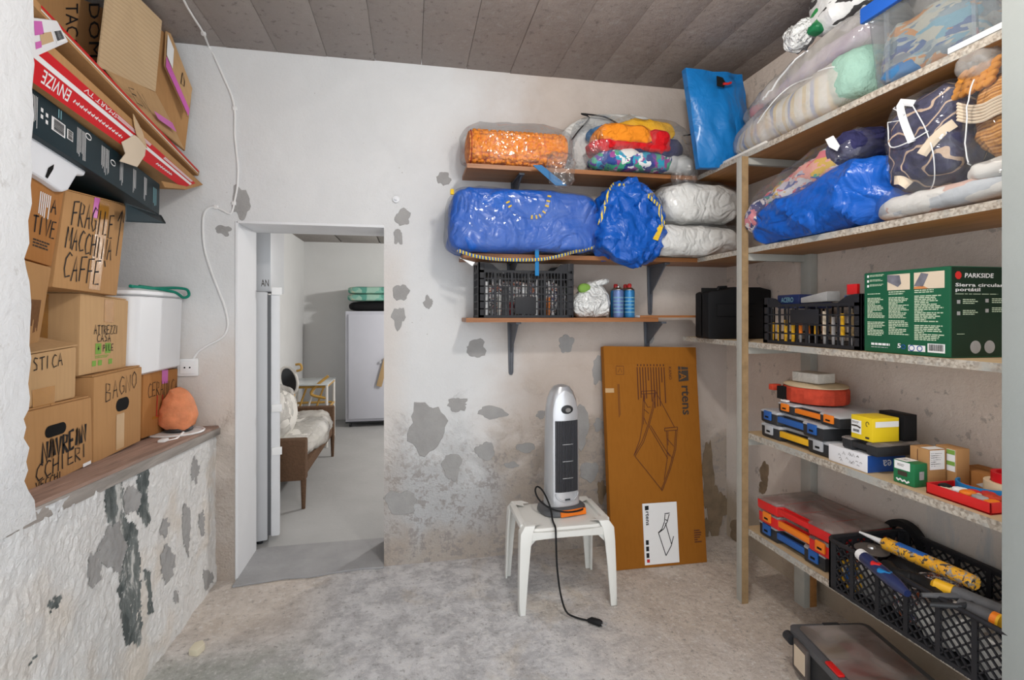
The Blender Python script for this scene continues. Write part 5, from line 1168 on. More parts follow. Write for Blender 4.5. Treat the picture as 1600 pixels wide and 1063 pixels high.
# clear tub with blue lid clips and Christmas things
ta,tb = 1.02,1.70; x0,x1 = 1.73,2.06; z0,z1 = zt2,zt2+.31
t = thing('clear_tub', 'large clear plastic tub with blue lid clip on the top right shelf', 'tub', ((x0+x1)/2,(ta+tb)/2,z0))
rings = [rr(x0+.02,x1-.02,ta+.02,tb-.03,z0+.002,.04),rr(x0+.015,x1-.015,ta+.015,tb-.025,z0+.01,.04),rr(x0,x1,ta,tb,z1,.04)]
n = len(rings[0]); vs = [p for r in rings for p in r]; fs = [(i*n+k,i*n+(k+1)%n,(i+1)*n+(k+1)%n,(i+1)*n+k) for i in range(2) for k in range(n)]+[tuple(range(n))[::-1]]
MB().add(vs,fs).build('wall', M['tub_clear'], t, smooth=True)
MB().tube(rr(x0-.008,x1+.008,ta-.008,tb+.008,z1,.045)+[rr(x0-.008,x1+.008,ta-.008,tb+.008,z1,.045)[0]],.009,6,False).build('rim', M['tub_clear'], t, smooth=True)
MB().bx(x0-.012,x1+.012,ta-.012,tb+.012,z1+.009,z1+.024).build('lid', M['tub_clear'], t, bevel=.006)
MB().bx(x0-.028,x0-.008,1.46,1.69,z1-.03,z1+.03).build('lid_clip', M['blue_lid'], t, bevel=.006)
for y in (1.60,1.30): MB().bar((x0+.008,y,z0+.02),(x0-.004,y,z1-.02),.012,.01,(1,0,0)).build('rib', M['tub_clear'], t)
origin_to(tag(MB().bx(XS-.006,XS+.012,.80,1.36,zt2+.0005,zt2+.02).build('white_rail', M['rail_white'], bevel=.003), 'white strip along the edge of the top right shelf', 'strip'), (XS,1.08,zt2))
origin_to(tag(MB().soft((1.895,1.50,z0+.135),(.26,.36,.24),3.5,20,.03,9,6).build('mixed_fabric', M['tub_mix'], smooth=True), 'muddled fabrics and garlands inside the clear tub', 'fabric'), (1.9,1.5,z0+.012))
origin_to(tag(MB().soft((1.87,1.585,z0+.055),(.26,.17,.085),3,14,.02,10,8,zmin=z0+.013).build('blue_cloth', M['cloth_blue'], smooth=True), 'pale blue cloth at the bottom of the clear tub', 'cloth'), (1.87,1.58,z0+.013))
c = Vector((1.81,1.22,z0+.055)); t = thing('bauble', 'shiny red bauble in the clear tub', 'ornament', c-Vector((0,0,.042)))
MB().soft(c,(.085,.085,.085),2,12,0,1,1).build('ball', M['red_card'], t, smooth=True); MB().tube([c+Vector((.0,-.005+.045*math.sin(a)*.1,.0))+Vector((.0,.043*math.cos(a),.043*math.sin(a))) for a in [k*.35 for k in range(10)]],.002,5).build('gold_line', M['bamboo'], t)
t = thing('santa_figure', 'stuffed Christmas figure in red, green and white inside the clear tub', 'ornament', (1.84,1.12,z0+.015))
MB().soft((1.84,1.155,z0+.13),(.12,.11,.13),2.4,14,.008,9,2).build('green_coat', M['box_green'], t, smooth=True); MB().soft((1.85,1.09,z0+.20),(.12,.10,.10),2.2,14,.004,9,3).build('white_head', M['cloth_white'], t, smooth=True)
MB().tube([Vector((1.835,1.115+.035*math.cos(a)*.6,z0+.20))+Vector((-.03,.012*math.cos(a),.06*math.sin(a))) for a in [k*.5 for k in range(13)]],.016,8).build('red_collar', M['cloth_red'], t, smooth=True)
MB().soft((1.80,1.185,z0+.235),(.075,.07,.055),2.2,12,.012,25,4).build('white_pompom', M['cloth_white'], t, smooth=True)

# ------------------------------------------------------------------ second right shelf
zq = 1.8395
t = thing('blue_sack', 'shiny blue sack lying on the second right shelf', 'bag', (1.87,1.93,zq))
def sack(u,p):
    k = (u.y+1)/2; return Vector((p.x-.02*(1-k), p.y, (p.z+.15)*(1.02-.42*k)-.15))
MB().soft((1.865,1.93,zq+.15),(.37,.84,.29),3.0,32,.05,5,4,shape=sack,stretch=(1,.6,1.2),zmin=zq+.001,fine=.3).build('sack', M['bag_blue'], t, smooth=True)
t = thing('print_clothes_bag', 'clear bag of printed summer clothes on top of the blue sack', 'bag', (1.85,2.0,zq+.19))
R = Matrix.Rotation(math.radians(-17),3,'X')
MB().soft((1.84,2.04,zq+.245),(.30,.62,.15),2.8,24,.035,8,6,R=R).build('printed_cloth', M['print_summer'], t, smooth=True)
MB().soft((1.79,2.28,zq+.15),(.22,.20,.13),2.6,16,.03,9,9,R=R).build('scrap_cloth', M['print_scraps'], t, smooth=True)
MB().soft((1.83,1.80,zq+.33),(.26,.20,.12),2.6,14,.02,8,12,R=R).build('navy_cloth', M['cloth_navy'], t, smooth=True)
MB().soft((1.835,2.05,zq+.24),(.335,.74,.19),3,26,.025,6,16,R=R,fine=.3).build('plastic_bag', M['film_wrinkled'], t, smooth=True)
MB().slab([PX(a,b,X=1.665) for a,b in ((1290,218),(1302,212),(1312,228),(1308,236),(1296,230))],.003).build('white_tag', M['paper'], t)
t = thing('blanket_bag', 'cream checked blanket in clear plastic at the near end of the second right shelf', 'bag', (1.87,1.38,zq))
MB().soft((1.87,1.40,zq+.045),(.34,.56,.085),3.5,22,.012,7,4,zmin=zq+.002).build('blanket', M['blanket_print'], t, smooth=True)
MB().soft((1.87,1.22,zq+.10),(.32,.26,.06),3,14,.02,9,7).build('folded_end', M['cloth_white'], t, smooth=True)
MB().soft((1.865,1.37,zq+.065),(.36,.66,.125),3,24,.018,5,9,zmin=zq+.001).build('plastic_bag', M['film_wrinkled'], t, smooth=True)
ya,yb = 1.33,1.58
t = thing('navy_clothes_bag', 'clear zipped bag of navy and tan patterned clothes standing on the blanket', 'bag', (1.80,1.45,zq+.11))
MB().soft((1.825,1.455,zq+.262),(.265,.25,.325),3.4,26,.03,8,5).build('clothes', M['chevron_cloth'], t, smooth=True)
bagm = MB().soft((1.82,1.455,zq+.265),(.29,.27,.36),4,24,.02,6,8,fine=.3); bagm.build('clear_bag', M['film_wrinkled'], t, smooth=True)
def on(pts,X): return draped(bagm,pts,.003) if X < 1.7 else smooth_path([PX(a,b,X=X) for a,b in pts],4)
MB().tube(on(((1398,168),(1388,180),(1388,205),(1392,230),(1420,222),(1450,205)),1.67),.0022,6).build('seam_piping', M['rail_white'], t, smooth=True)
MB().tube(on(((1424,162),(1437,184),(1448,206),(1458,240),(1460,280),(1452,300)),1.665),.002,6).build('seam_piping', M['rail_white'], t, smooth=True)
strip(on(((1408,152),(1407,170),(1414,195),(1425,222)),1.66),.022).build('white_strap', M['rail_white'], t)
strip(on(((1492,192),(1473,205),(1455,223),(1440,242)),1.66),.03).build('tan_strap', M['tape_cream'], t)
strip(on(((1397,282),(1408,282),(1421,290)),1.66),.03).build('tan_strap', M['tape_cream'], t)
t = thing('wicker_bag', 'clear bag with a brown wicker basket beside the near post', 'bag', (1.84,1.20,zq+.13))
MB().soft((1.85,1.21,zq+.27),(.24,.25,.26),2.8,26,.02,9,7).build('brown_clothes', M['wicker'], t, smooth=True)
# woven basket rows: big orange weave at the top, pale rim below
for r in range(4):
    for k in range(5):
        c = PX(1506+k*13-r*4, 118+r*11-k*6, X=1.73); MB().soft(c,(.018,.036,.020),2.6,5,.002,9,k+r,R=Matrix.Rotation(-.6,3,'X')).build('weave', M['weave_orange'], t, smooth=True)
for k in range(6): MB().tube(on(((1496,162+k*5),(1515,166+k*5),(1535,164+k*5),(1555,154+k*5),(1574,146+k*5)),1.705),.0045,6).build('basket_cane', M['tape_cream'], t, smooth=True)
bagm = MB().soft((1.84,1.21,zq+.27),(.31,.27,.36),3.6,24,.02,6,12,fine=.3); bagm.build('clear_bag', M['film_wrinkled'], t, smooth=True)
MB().soft((1.78,1.30,zq+.44),(.14,.10,.08),2.4,14,.025,14,12).build('bag_neck', M['film_milky'], t, smooth=True)
MB().tube(on(((1500,120),(1489,150),(1492,185),(1490,225),(1494,255),(1503,275)),1.66),.002,6).build('seam_piping', M['rail_white'], t, smooth=True)

# ------------------------------------------------------------------ third right shelf
zr = 1.3535
t = thing('tool_case', 'black moulded tool case at the far end of the third right shelf', 'case', (1.88,2.72,zr))
xa = PX(1107,490,Y=2.66).x
loft(MB(),[[Vector((x,y,z)) for x,z in pts] for y,pts in ((2.66,[(xa+.01,zr),(2.06,zr),(2.07,zr+.01),(2.07,zr+.285),(2.0,zr+.30),(xa+.16,zr+.30),(xa+.13,zr+.285),(xa+.02,zr+.275),(xa,zr+.265),(xa,zr+.01)]),(2.80,[(xa+.01,zr),(2.06,zr),(2.07,zr+.01),(2.07,zr+.285),(2.0,zr+.30),(xa+.16,zr+.30),(xa+.13,zr+.285),(xa+.02,zr+.275),(xa,zr+.265),(xa,zr+.01)]))]).build('shell', M['case_black'], t, bevel=.008)
MB().bx(xa+.05,xa+.30,2.652,2.66,zr+.13,zr+.20).build('label_panel', M['case_black'], t, bevel=.003); MB().bx(xa+.0,2.07,2.726,2.734,zr+.002,zr+.296).build('seam', M['dark_hole'], t)
MB().tube([(xa+.10,2.73,zr+.282),(xa+.11,2.73,zr+.30),(xa+.16,2.73,zr+.302)],.010,6).build('handle', M['case_black'], t, smooth=True)
t = thing('plastic_crate', 'black plastic crate of screwdrivers on the third right shelf', 'crate', (1.88,1.99,zr))
crate(t,1.735,2.04,1.715,2.29,zr,zr+.225,'x',M['crate_black'],9,4,(1.93,2.10,zr+.10,zr+.165),.035)
rnd = random.Random(9)
for i in range(22):
    y = 2.255-i*.0235; left = i < 14; m = M['handle_yellow'] if i < 7 or i%3 == 0 else (M['handle_orange'] if left else M[('brush_wood','steel','handle_blue','paper','tape_cream')[i%5]])
    t = thing('screwdriver', (('yellow-handled screwdriver' if i < 7 or i%3 == 0 else 'orange-handled screwdriver') if left else 'slim file or brush')+', '+ORD[i]+' upright tool from the far end of the screwdriver crate', 'tool', (1.775,y,zr+.013), group='upright tools in the screwdriver crate')
    h = rnd.uniform(.085,.12) if left else rnd.uniform(.12,.17); x = 1.762+.02*(i%2)
    if i < 7: MB().cyl((x,y,zr+.014),(x,y,zr+h),.0075,.009,8).build('handle', m, t, smooth=True); MB().cyl((x,y,zr+h),(x,y+.003,zr+h+.07),.0035,n=6).build('blade', M['dark_plastic'], t)
    else: MB().cyl((x,y,zr+.014),(x,y,zr+.055),.0055,.006,8).build('blade', M['steel'], t, smooth=True); MB().cyl((x,y,zr+.055),(x,y+.002,zr+h),.009,.0075,8).build('handle', m, t, smooth=True)
t = thing('blue_case', 'small dark blue case on top of the screwdriver crate', 'case', (1.90,2.20,zr+.19)); MB().bx(1.80,1.98,2.12,2.27,zr+.17,zr+.238).build('body', M['tube_navy'], t, bevel=.006)
lettering(t,Face((1.80,2.27,zr+.17),(1.80,2.12,zr+.17),(1.80,2.12,zr+.238),(1.80,2.27,zr+.238)),'ACERO',.2,.45,.75,.8,M['print_teal'])
origin_to(tag(MB().hexa([(1.79,1.945,zr+.20),(1.86,1.945,zr+.20),(1.86,2.10,zr+.195),(1.79,2.10,zr+.195),(1.79,1.945,zr+.245),(1.86,1.945,zr+.245),(1.86,2.10,zr+.22),(1.79,2.10,zr+.22)]).build('grey_block', M['cement'], bevel=.004), 'pale grey foam block on the screwdriver crate', 'block'), (1.82,2.02,zr+.195))
t = thing('small_packet', 'red and blue packet at the near end of the screwdriver crate', 'packet', (1.80,1.80,zr+.20)); MB().bx(1.785,1.80,1.785,1.835,zr+.225,zr+.268).build('red_part', M['red_plastic'], t, bevel=.002); MB().bx(1.783,1.80,1.79,1.845,zr+.195,zr+.222).build('blue_part', M['handle_blue'], t, bevel=.002)
# green saw box
gy0,gy1 = 1.375,1.70; gz1 = zr+.303
t = thing('saw_box', 'dark green power saw carton on the third right shelf', 'box', (1.905,(gy0+gy1)/2,zr))
MB().bx(1.733,2.075,gy0,gy1,zr,gz1).build('body', M['green_box'], t, bevel=.004)
F = Face((1.733,gy1,zr),(1.733,gy0,zr),(1.733,gy0,gz1),(1.733,gy1,gz1)); F2 = Face((1.733,gy0,zr),(2.075,gy0,zr),(2.075,gy0,gz1),(1.733,gy0,gz1))
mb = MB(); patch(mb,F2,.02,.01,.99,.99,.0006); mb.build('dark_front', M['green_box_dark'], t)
for a0,a1,oo in ((.31,.58,0),(.625,.95,1)):
    mb = MB(); patch(mb,F,a0,.765,a1,.955); mb.build('photo', M['photo_tan'], t); mb = MB(); mb.add([F(a0+.0,.87,.0016),F(a0+.13,.80,.0016),F(a0+.17,.84,.0016),F(a0+.15,.94,.0016),F(a0,.954,.0016)] if not oo else [F(a0+.0,.80,.0016),F(a0+.10,.79,.0016),F(a0+.14,.88,.0016),F(a0+.16,.93,.0016),F(a0+.08,.95,.0016)],[(0,1,2,3,4)]); mb.build('photo_tool', M['photo_grey'], t)
    if oo: mb = MB(); mb.add([F(a0,.766,.0016),F(a0+.16,.766,.0016),F(a0+.10,.80,.0016),F(a0,.79,.0016)],[(0,1,2,3)]); mb.build('photo_wood', M['photo_orange'], t)
mb = MB()
print_lines(mb,F,.05,.42,.28,.68,14,.6,1); print_lines(mb,F,.05,.20,.28,.38,9,.6,2); print_lines(mb,F,.325,.42,.57,.68,14,.6,3); print_lines(mb,F,.325,.22,.57,.40,9,.6,4); print_lines(mb,F,.63,.38,.95,.69,16,.6,5); print_lines(mb,F,.63,.17,.95,.35,9,.6,6)
print_lines(mb,F,.325,.70,.57,.75,2,.5,7); print_lines(mb,F,.63,.71,.90,.755,2,.5,8); print_lines(mb,F,.05,.715,.25,.735,1,.5,9)
for k in range(3): print_lines(mb,F,.08,.82+.06*k,.27,.85+.06*k,2,.5,k)
mb.build('small_print', M['print_pale'], t)
mb = MB()
for k in range(3): patch(mb,F,.045,.815+.062*k,.07,.845+.062*k)
patch(mb,F,.56,.045,.75,.115); mb.build('white_marks', M['print_white'], t)
barcode(t,F,.775,.045,.955,.145)
mb = MB(); print_lines(mb,F,.10,.085,.41,.115,1,.9,3); print_lines(mb,F,.10,.06,.38,.066,1,.8,3); mb.build('web_line', M['print_white'], t)
lettering(t,F,'5',.435,.07,.475,.125,M['print_white'],0,0,.02); 
mb = MB()
for cx_,cy_,rr_ in ((.505,.088,.022),(.60,.08,.03),(.69,.08,.028)): ribbon(mb,F,[(cx_+rr_*math.cos(k*.4),cy_+rr_*1.05*math.sin(k*.4)) for k in range(17)],.003,.0016)
mb.build('round_marks', M['box_blue'], t)
lettering(t,F2,'PARKSIDE',.17,.875,.52,.925,M['print_white'],0,.1,.02); mb = MB(); mb.add([F2(.095+.04*math.cos(k*math.pi/4+.39),.90+.045*math.sin(k*math.pi/4+.39),.0014) for k in range(8)],[tuple(range(8))[::-1]]); mb.build('red_logo', M['red_plastic'], t)
lettering(t,F2,'Sierra circular\nportátil',.06,.715,.64,.815,M['print_white'],0,0,.02)
mb = MB(); print_lines(mb,F2,.06,.69,.58,.70,1,.7,2)
for a,b in ((.15,.61),(.50,.62),(.15,.49),(.50,.52)): print_lines(mb,F2,a,b-.03,a+.2,b+.03,3,.5,int(a*10)); 
print_lines(mb,F2,.08,.255,.2,.262,1,.8,1); mb.build('feature_print', M['print_pale'], t)
mb = MB()
for a in (.30,.47): mb.add([F2(a+.065*math.cos(k*math.pi/10),.115+.065*math.sin(k*math.pi/10)*1.1,.0014) for k in range(20)],[tuple(range(20))[::-1]])
for a,b in ((.10,.61),(.44,.625),(.10,.485),(.44,.515)): patch(mb,F2,a-.02,b-.02,a+.02,b+.02)
mb.build('icons', M['cement'], t)

# ------------------------------------------------------------------ fourth right shelf
def organizer(label, x0, x1, y0, y1, z0, h, body, lid, handle, latch, rz=0.0, name='organizer_case', grp='parts organizers on the right shelves', side=.0):
    cx,cy = (x0+x1)/2,(y0+y1)/2; t = thing(name, label, 'organizer', (cx,cy,z0), rz=rz, group=grp)
    w,l = (x1-x0)/2,(y1-y0)/2; L1 = .42*l
    def foot(z,ins): return [Vector((-w+ins,-l+ins,z)),Vector((-w+ins,-L1,z)),Vector((-w+.035,-L1*.9,z)),Vector((-w+.035,L1*.9,z)),Vector((-w+ins,L1,z)),Vector((-w+ins,l-ins,z)),Vector((w-ins,l-ins,z)),Vector((w-ins,-l+ins,z))][::-1]
    loft(MB(),[foot(0,.008),foot(.006,.003),foot(h*.78,.002)]).build('base', M[body], t, False, bevel=.003)
    loft(MB(),[foot(h*.79,0),foot(h*.90,0),foot(h,.010)]).build('lid', M[lid], t, False, bevel=.003)
    MB().bx(-w+.004,-w+.022,-L1,L1,h*.30,h*.72).build('handle', M[handle], t, False, bevel=.004)
    if latch:
        for s in (-1,1):
            y = s*(L1+(l-L1)*.5); lt = MB().bx(-w-.008,-w+.001,y-.026,y+.026,h*.28,h*.95).build('latch', M[latch], t, False, bevel=.003)
            MB().bx(-w-.0095,-w-.007,y-.012,y+.012,h*.45,h*.58).build('slot', M['dark_hole'], lt, False)
    for k in range(3): MB().bx(-w+.05,w-.02,-l+.03+(k+1)*2*l/4-.002-.03,-l+.03+(k+1)*2*l/4+.002-.03,h*.785,h*.80).build('divider', M[body], t, False)
    return t
zu = .8835
organizer('black organizer with yellow handle at the bottom of the far stack',1.735,2.035,1.865,2.305,zu,.068,'dark_plastic','clear_grey','handle_yellow','clear_grey',rz=.0)
organizer('black organizer with blue handle in the middle of the far stack',1.73,2.02,1.88,2.31,zu+.069,.066,'dark_plastic','clear_grey','handle_blue','handle_blue',rz=-.05)
organizer('black organizer with orange handle at the top of the far stack',1.745,2.03,1.815,2.20,zu+.136,.052,'dark_plastic','clear_grey','handle_orange','handle_orange',rz=-.04)
t = thing('cable_reel', 'worn red cable reel with cream top on the organizer stack', 'reel', (1.90,2.135,zu+.19))
zz = zu+.1905
MB().lathe([(.10,0),(.145,.006),(.15,.02),(.15,.07),(.142,.078)],(1.90,2.135,zz),14,.88,1.0).build('drum', M['reel_red'], t, smooth=True, sharp=20)
MB().lathe([(.145,.079),(.148,.084),(.13,.092),(.05,.096)],(1.90,2.135,zz),28,.88,1.0).build('top_plate', M['reel_cream'], t, smooth=True)
MB().bx(1.755,1.80,2.175,2.215,zz+.012,zz+.072).build('window', M['dark_hole'], t); MB().box((1.80,2.285,zz+.055),(.05,.035,.03)).build('crank_knob', M['reel_red'], t, bevel=.006); MB().bx(1.754,1.775,2.15,2.19,zz+.0,zz+.010).build('white_plug', M['white_plastic'], t, bevel=.004)
t = tag(MB().box((1.885,2.13,zz+.121),(.11,.14,.046),Matrix.Rotation(.15,3,'Z')).build('white_brick', M['brick_white'], bevel=.004), 'pitted off-white brick lying on the red cable reel', 'brick'); origin_to(t,(1.885,2.13,zz+.098))
# front-row boxes
def sbox(name, label, x0,x1,y0,y1,z0,z1, m, bev=.002, cat='box', rz=0.0):
    c = ((x0+x1)/2,(y0+y1)/2,z0); t = thing(name, label, cat, c, rz=rz)
    o = MB().bx(x0-c[0],x1-c[0],y0-c[1],y1-c[1],0,z1-z0).build('body', m, t, False, bevel=bev)
    Rm = t.matrix_basis
    f = lambda *p: Rm @ (Vector(p)-Vector((c[0],c[1],z0)))
    F = Face(f(x0,y1,z0),f(x0,y0,z0),f(x0,y0,z1),f(x0,y1,z1)); S = Face(f(x0,y0,z0),f(x1,y0,z0),f(x1,y0,z1),f(x0,y0,z1)); T = Face(f(x0,y1,z1),f(x0,y0,z1),f(x1,y0,z1),f(x1,y1,z1))
    return t,F,S,T
t,F,S,T = sbox('white_blue_box','flat white box with blue end and line drawings at the shelf edge',1.722,1.90,1.676,1.862,zu,zu+.068,M['white_card'])
mb = MB(); patch(mb,S,.01,.02,.99,.98); mb.build('blue_end', M['box_blue'], t); lettering(t,S,'ea',.40,.35,.62,.70,M['print_white'],180)
mb = MB(); rn = random.Random(3)
for k in range(16): 
    a,b = .1+.75*rn.random(),.2+.55*rn.random(); ribbon(mb,F,[(a,b),(a+.04*rn.random(),b+.2*rn.random()),(a+.06,b)],.0015)
mb.build('line_drawing', M['ink_soft'], t)
organizer('slim black organizer with dusty clear lid under the yellow box',1.725,1.93,1.637,1.80,zu+.069,.050,'dark_plastic','lid_dusty','dark_plastic',None)
t,F,S,T = sbox('yellow_box','bright yellow tool box carton with white label and tape',1.733,1.855,1.663,1.76,zu+.120,zu+.212,M['box_yellow'])
mb = MB(); patch(mb,F,.02,.22,.50,.80); lab = mb.build('white_label', M['paper'], t); barcode(t,F,.08,.26,.44,.42); mb = MB(); ribbon(mb,F,[(.05,.55),(.30,.56),(.48,.50)],.006,.003); print_lines(mb,F,.05,.64,.4,.74,2); ribbon(mb,F,[(.78+.07*math.cos(k*.6),.72+.1*math.sin(k*.6)) for k in range(9)],.003); patch(mb,F,.68,.10,.86,.18); mb.build('black_print', M['ink_soft'], t)
tape(t,S,.10,.62,.98,.86,M['print_white'])
t,F,S,T = sbox('black_box','black carton standing behind the yellow box',1.87,1.93,1.655,1.765,zu+.120,zu+.222,M['case_black'])
t,F,S,T = sbox('green_carton','small green carton with white top label at the shelf edge',1.742,1.80,1.506,1.584,zu,zu+.082,M['box_green'],rz=.05)
mb = MB(); patch(mb,F,.06,.62,.80,.98); patch(mb,T,.05,.02,.62,.98); mb.build('white_label', M['paper'], t); mb = MB(); patch(mb,F,.22,.36,.66,.56); print_lines(mb,F,.2,.74,.55,.86,2); print_lines(mb,T,.15,.3,.5,.6,3); mb.build('dark_window', M['ink_soft'], t); mb = MB(); patch(mb,S,.35,.30,.72,.66); mb.build('sticker', M['cement'], t)
mb = MB(); ribbon(mb,F,[(.16,.20),(.24,.12),(.34,.20),(.44,.12),(.54,.18),(.64,.10),(.76,.18)],.007); mb.build('white_script', M['print_white'], t)
t,F,S,T = sbox('brown_carton','brown carton with a white paper label behind the small green carton',1.805,1.88,1.505,1.575,zu,zu+.130,M['card'])
mb = MB(); patch(mb,S,.05,.45,.90,.98); patch(mb,T,.5,.05,.98,.95); mb.build('paper_label', M['paper'], t); mb = MB(); print_lines(mb,S,.12,.5,.8,.9,7,.3); mb.build('small_print', M['ink_soft'], t); mb = MB(); ribbon(mb,F,[(.42,.62),(.42,.95)],.002); mb.build('perforation', M['ink_brown'], t)
t,F,S,T = sbox('brown_carton','brown carton with green and white sticker nearest the right wall',1.888,1.945,1.475,1.55,zu,zu+.135,M['card'])
mb = MB(); patch(mb,F,.55,.40,.95,.97); mb.build('sticker', M['print_white'], t); mb = MB(); patch(mb,F,.56,.55,.94,.66,.0016); patch(mb,F,.56,.84,.94,.96,.0016); mb.build('sticker_green', M['ink_green'], t)
t,F,S,T = sbox('low_carton','low olive-brown carton lying at the right wall behind the tape',1.955,2.07,1.38,1.54,zu,zu+.055,M['card_dark']); mb = MB(); ribbon(mb,T,[(.1,.5),(.9,.45)],.003); mb.build('lid_seam', M['ink_brown'], t)
def roll(name, label, c, ro, ri, h, m, R=None, cat='tape'):
    o = MB().lathe([(ri,0),(ro,0),(ro,h),(ri,h),(ri,0)],c,32,R=R); o.f = o.f[:-2]
    return origin_to(tag(o.build(name, m, smooth=True), label, cat), c)
roll('masking_tape','cream masking tape roll standing near the right post',(1.925,1.335,zu+.0),.066,.05,.062,M['tape_masking'])
roll('warning_tape','red and white tape roll stacked on the masking tape',(1.93,1.33,zu+.0625),.055,.042,.03,M['red_card'])
# red tray with oddments
ry0,ry1,rx0,rx1,rh = 1.255,1.456,1.735,1.85,.036
t = thing('red_tray', 'shallow red tray of oddments at the shelf edge', 'tray', ((rx0+rx1)/2,(ry0+ry1)/2,zu)); mb = MB()
MB().bx(rx0,rx1,ry0,ry1,zu,zu+.004).build('bottom', M['red_plastic'], t)
for b in ((rx0,rx0+.004,ry0,ry1),(rx1-.004,rx1,ry0,ry1),(rx0,rx1,ry0,ry0+.004),(rx0,rx1,ry1-.004,ry1)): MB().bx(*b,zu,zu+rh).build('rim_side', M['red_plastic'], t, bevel=.001)
def arc_band(c, r, a0, a1, h, th, m, name, label, cat, n=18):
    vi = []; 
    for k in range(n+1):
        a = a0+(a1-a0)*k/n
        for rr_ in (r,r-th):
            for z in (0,h): vi.append(Vector((c[0]+rr_*math.cos(a),c[1]+rr_*math.sin(a),c[2]+z)))
    fs = []
    for k in range(n):
        b = 4*k; q = b+4; fs += [(b,q,q+1,b+1),(b+2,b+3,q+3,q+2),(b+1,q+1,q+3,b+3),(b,b+2,q+2,q)]
    fs += [(0,1,3,2),(4*n,4*n+2,4*n+3,4*n+1)]
    return origin_to(tag(MB().add(vi,fs).build(name, m, smooth=True), label, cat), c)
arc_band((1.875,1.375,zu+.012),.075,math.radians(100),math.radians(260),.036,.006,M['tape_blue'],'blue_band','curved blue tape band standing in the red tray','tape')
origin_to(tag(MB().soft((1.765,1.415,zu+.026),(.03,.04,.03),3,8,.004,20,1).build('rubber_bung', M['black_rubber'], smooth=True), 'black rubber bung in the far corner of the red tray', 'cap'), (1.765,1.415,zu+.01))
rn = random.Random(7)
for k,(dx,dy,mm) in enumerate(((.03,.19,'tape_cream'),(.045,.15,'paper'),(.03,.11,'handle_orange'),(.05,.09,'tape_cream'),(.03,.065,'cement'),(.06,.05,'reel_red'),(.035,.03,'handle_orange'),(.07,.12,'red_plastic'),(.08,.08,'cap_red'))):
    c = (rx0+dx,ry0+dy*.82,zu+.026+.004*(k%3)); origin_to(tag(MB().soft(c,(.035,.045,.02),2.6,8,.004,30,k,R=Matrix.Rotation(k*.7,3,'Z')).build('oddment', M[mm], smooth=True), ('cream','white','orange','cream','grey','worn red','orange','bright red','dark red')[k]+' oddment in the red tray, '+ORD[k]+' from its far end', 'oddment', 'oddments in the red tray'), (c[0],c[1],zu+.005))
origin_to(tag(MB().slab([(1.90,1.42,zu+.03),(1.96,1.40,zu+.045),(1.93,1.30,zu+.02),(1.88,1.32,zu+.015)],.002).build('sandpaper', M['cement']), 'grey sandpaper offcut leaning behind the blue band', 'sandpaper'), (1.92,1.36,zu))

# ------------------------------------------------------------------ lowest right shelf
zv = .3865
organizer('black and blue organizer at the bottom of the lowest-shelf stack',1.73,2.03,1.90,2.31,zv,.075,'dark_plastic','clear_grey','handle_blue','handle_blue',rz=.03)
organizer('red organizer with orange handle in the middle of the lowest-shelf stack',1.71,2.03,1.83,2.29,zv+.076,.066,'red_plastic','lid_clear','handle_orange','handle_orange',rz=.02)
t = organizer('red organizer with dusty clear lid topmost on the lowest shelf',1.705,2.02,1.84,2.29,zv+.143,.060,'red_plastic','lid_dusty','red_plastic',None,rz=.05)
# tool crate with diagonal mesh
cx0,cx1,cy0,cy1,cz1 = 1.665,2.03,1.14,1.80,zv+.20
t = thing('mesh_crate', 'black mesh crate full of tubes and tools on the lowest shelf', 'crate', ((cx0+cx1)/2,(cy0+cy1)/2,zv))
crate(t,cx0,cx1,cy0,cy1,zv,cz1,'x',M['crate_black'],20,1,None,.0,True)
MB().tube(rr(cx0-.004,cx1+.004,cy0-.004,cy1+.004,cz1,.03)+[rr(cx0-.004,cx1+.004,cy0-.004,cy1+.004,cz1,.03)[0]],.008,6,False).build('rim', M['crate_black'], t, smooth=True)
def at(px,py,z): return PX(px,py,Z=z)
zc = cz1
t = thing('sealant_cartridge', 'grubby yellow sealant cartridge with white nozzle across the mesh crate', 'cartridge', at(1450,880,zc))
p0,p1 = at(1380,848,zc+.035),at(1525,912,zc+.04); d = (p1-p0).normalized()
MB().tube([p0,p0+d*.01,p1-d*.01,p1],[.016,.024,.024,.022],16).build('barrel', M['caulk_dirty'], t, smooth=True); MB().tube([p0-d*.0,p0-d*.02,p0-d*.10],[.012,.010,.004],10).build('nozzle', M['white_plastic'], t, smooth=True)
MB().tube([p0+d*.06+Vector((0,0,.008)),p0+d*.16+Vector((0,0,.008))],.0185,14).build('blue_print', M['handle_blue'], t, smooth=True)
t = thing('adhesive_tube', 'navy adhesive tube with white cap in the mesh crate', 'tube', at(1375,900,zc))
p0,p1 = at(1344,866,zc+.012),at(1418,928,zc-.01); d = (p1-p0).normalized()
MB().tube([p0,p0+d*.025],[.021,.022],14).build('cap', M['white_plastic'], t, smooth=True); MB().tube([p0+d*.025,p0+d*.05,p1-d*.05,p1],[.022,.024,.022,.012],14).build('body', M['tube_navy'], t, smooth=True)
MB().box(p0+d*.085+Vector((-.008,-.008,.016)),(.02,.03,.012),Matrix.Rotation(.4,3,'Z')).build('red_mark', M['red_plastic'], t, bevel=.002); MB().box(p0+d*.13+Vector((-.008,-.006,.014)),(.022,.04,.012),Matrix.Rotation(.4,3,'Z')).build('blue_mark', M['tape_blue'], t, bevel=.002)
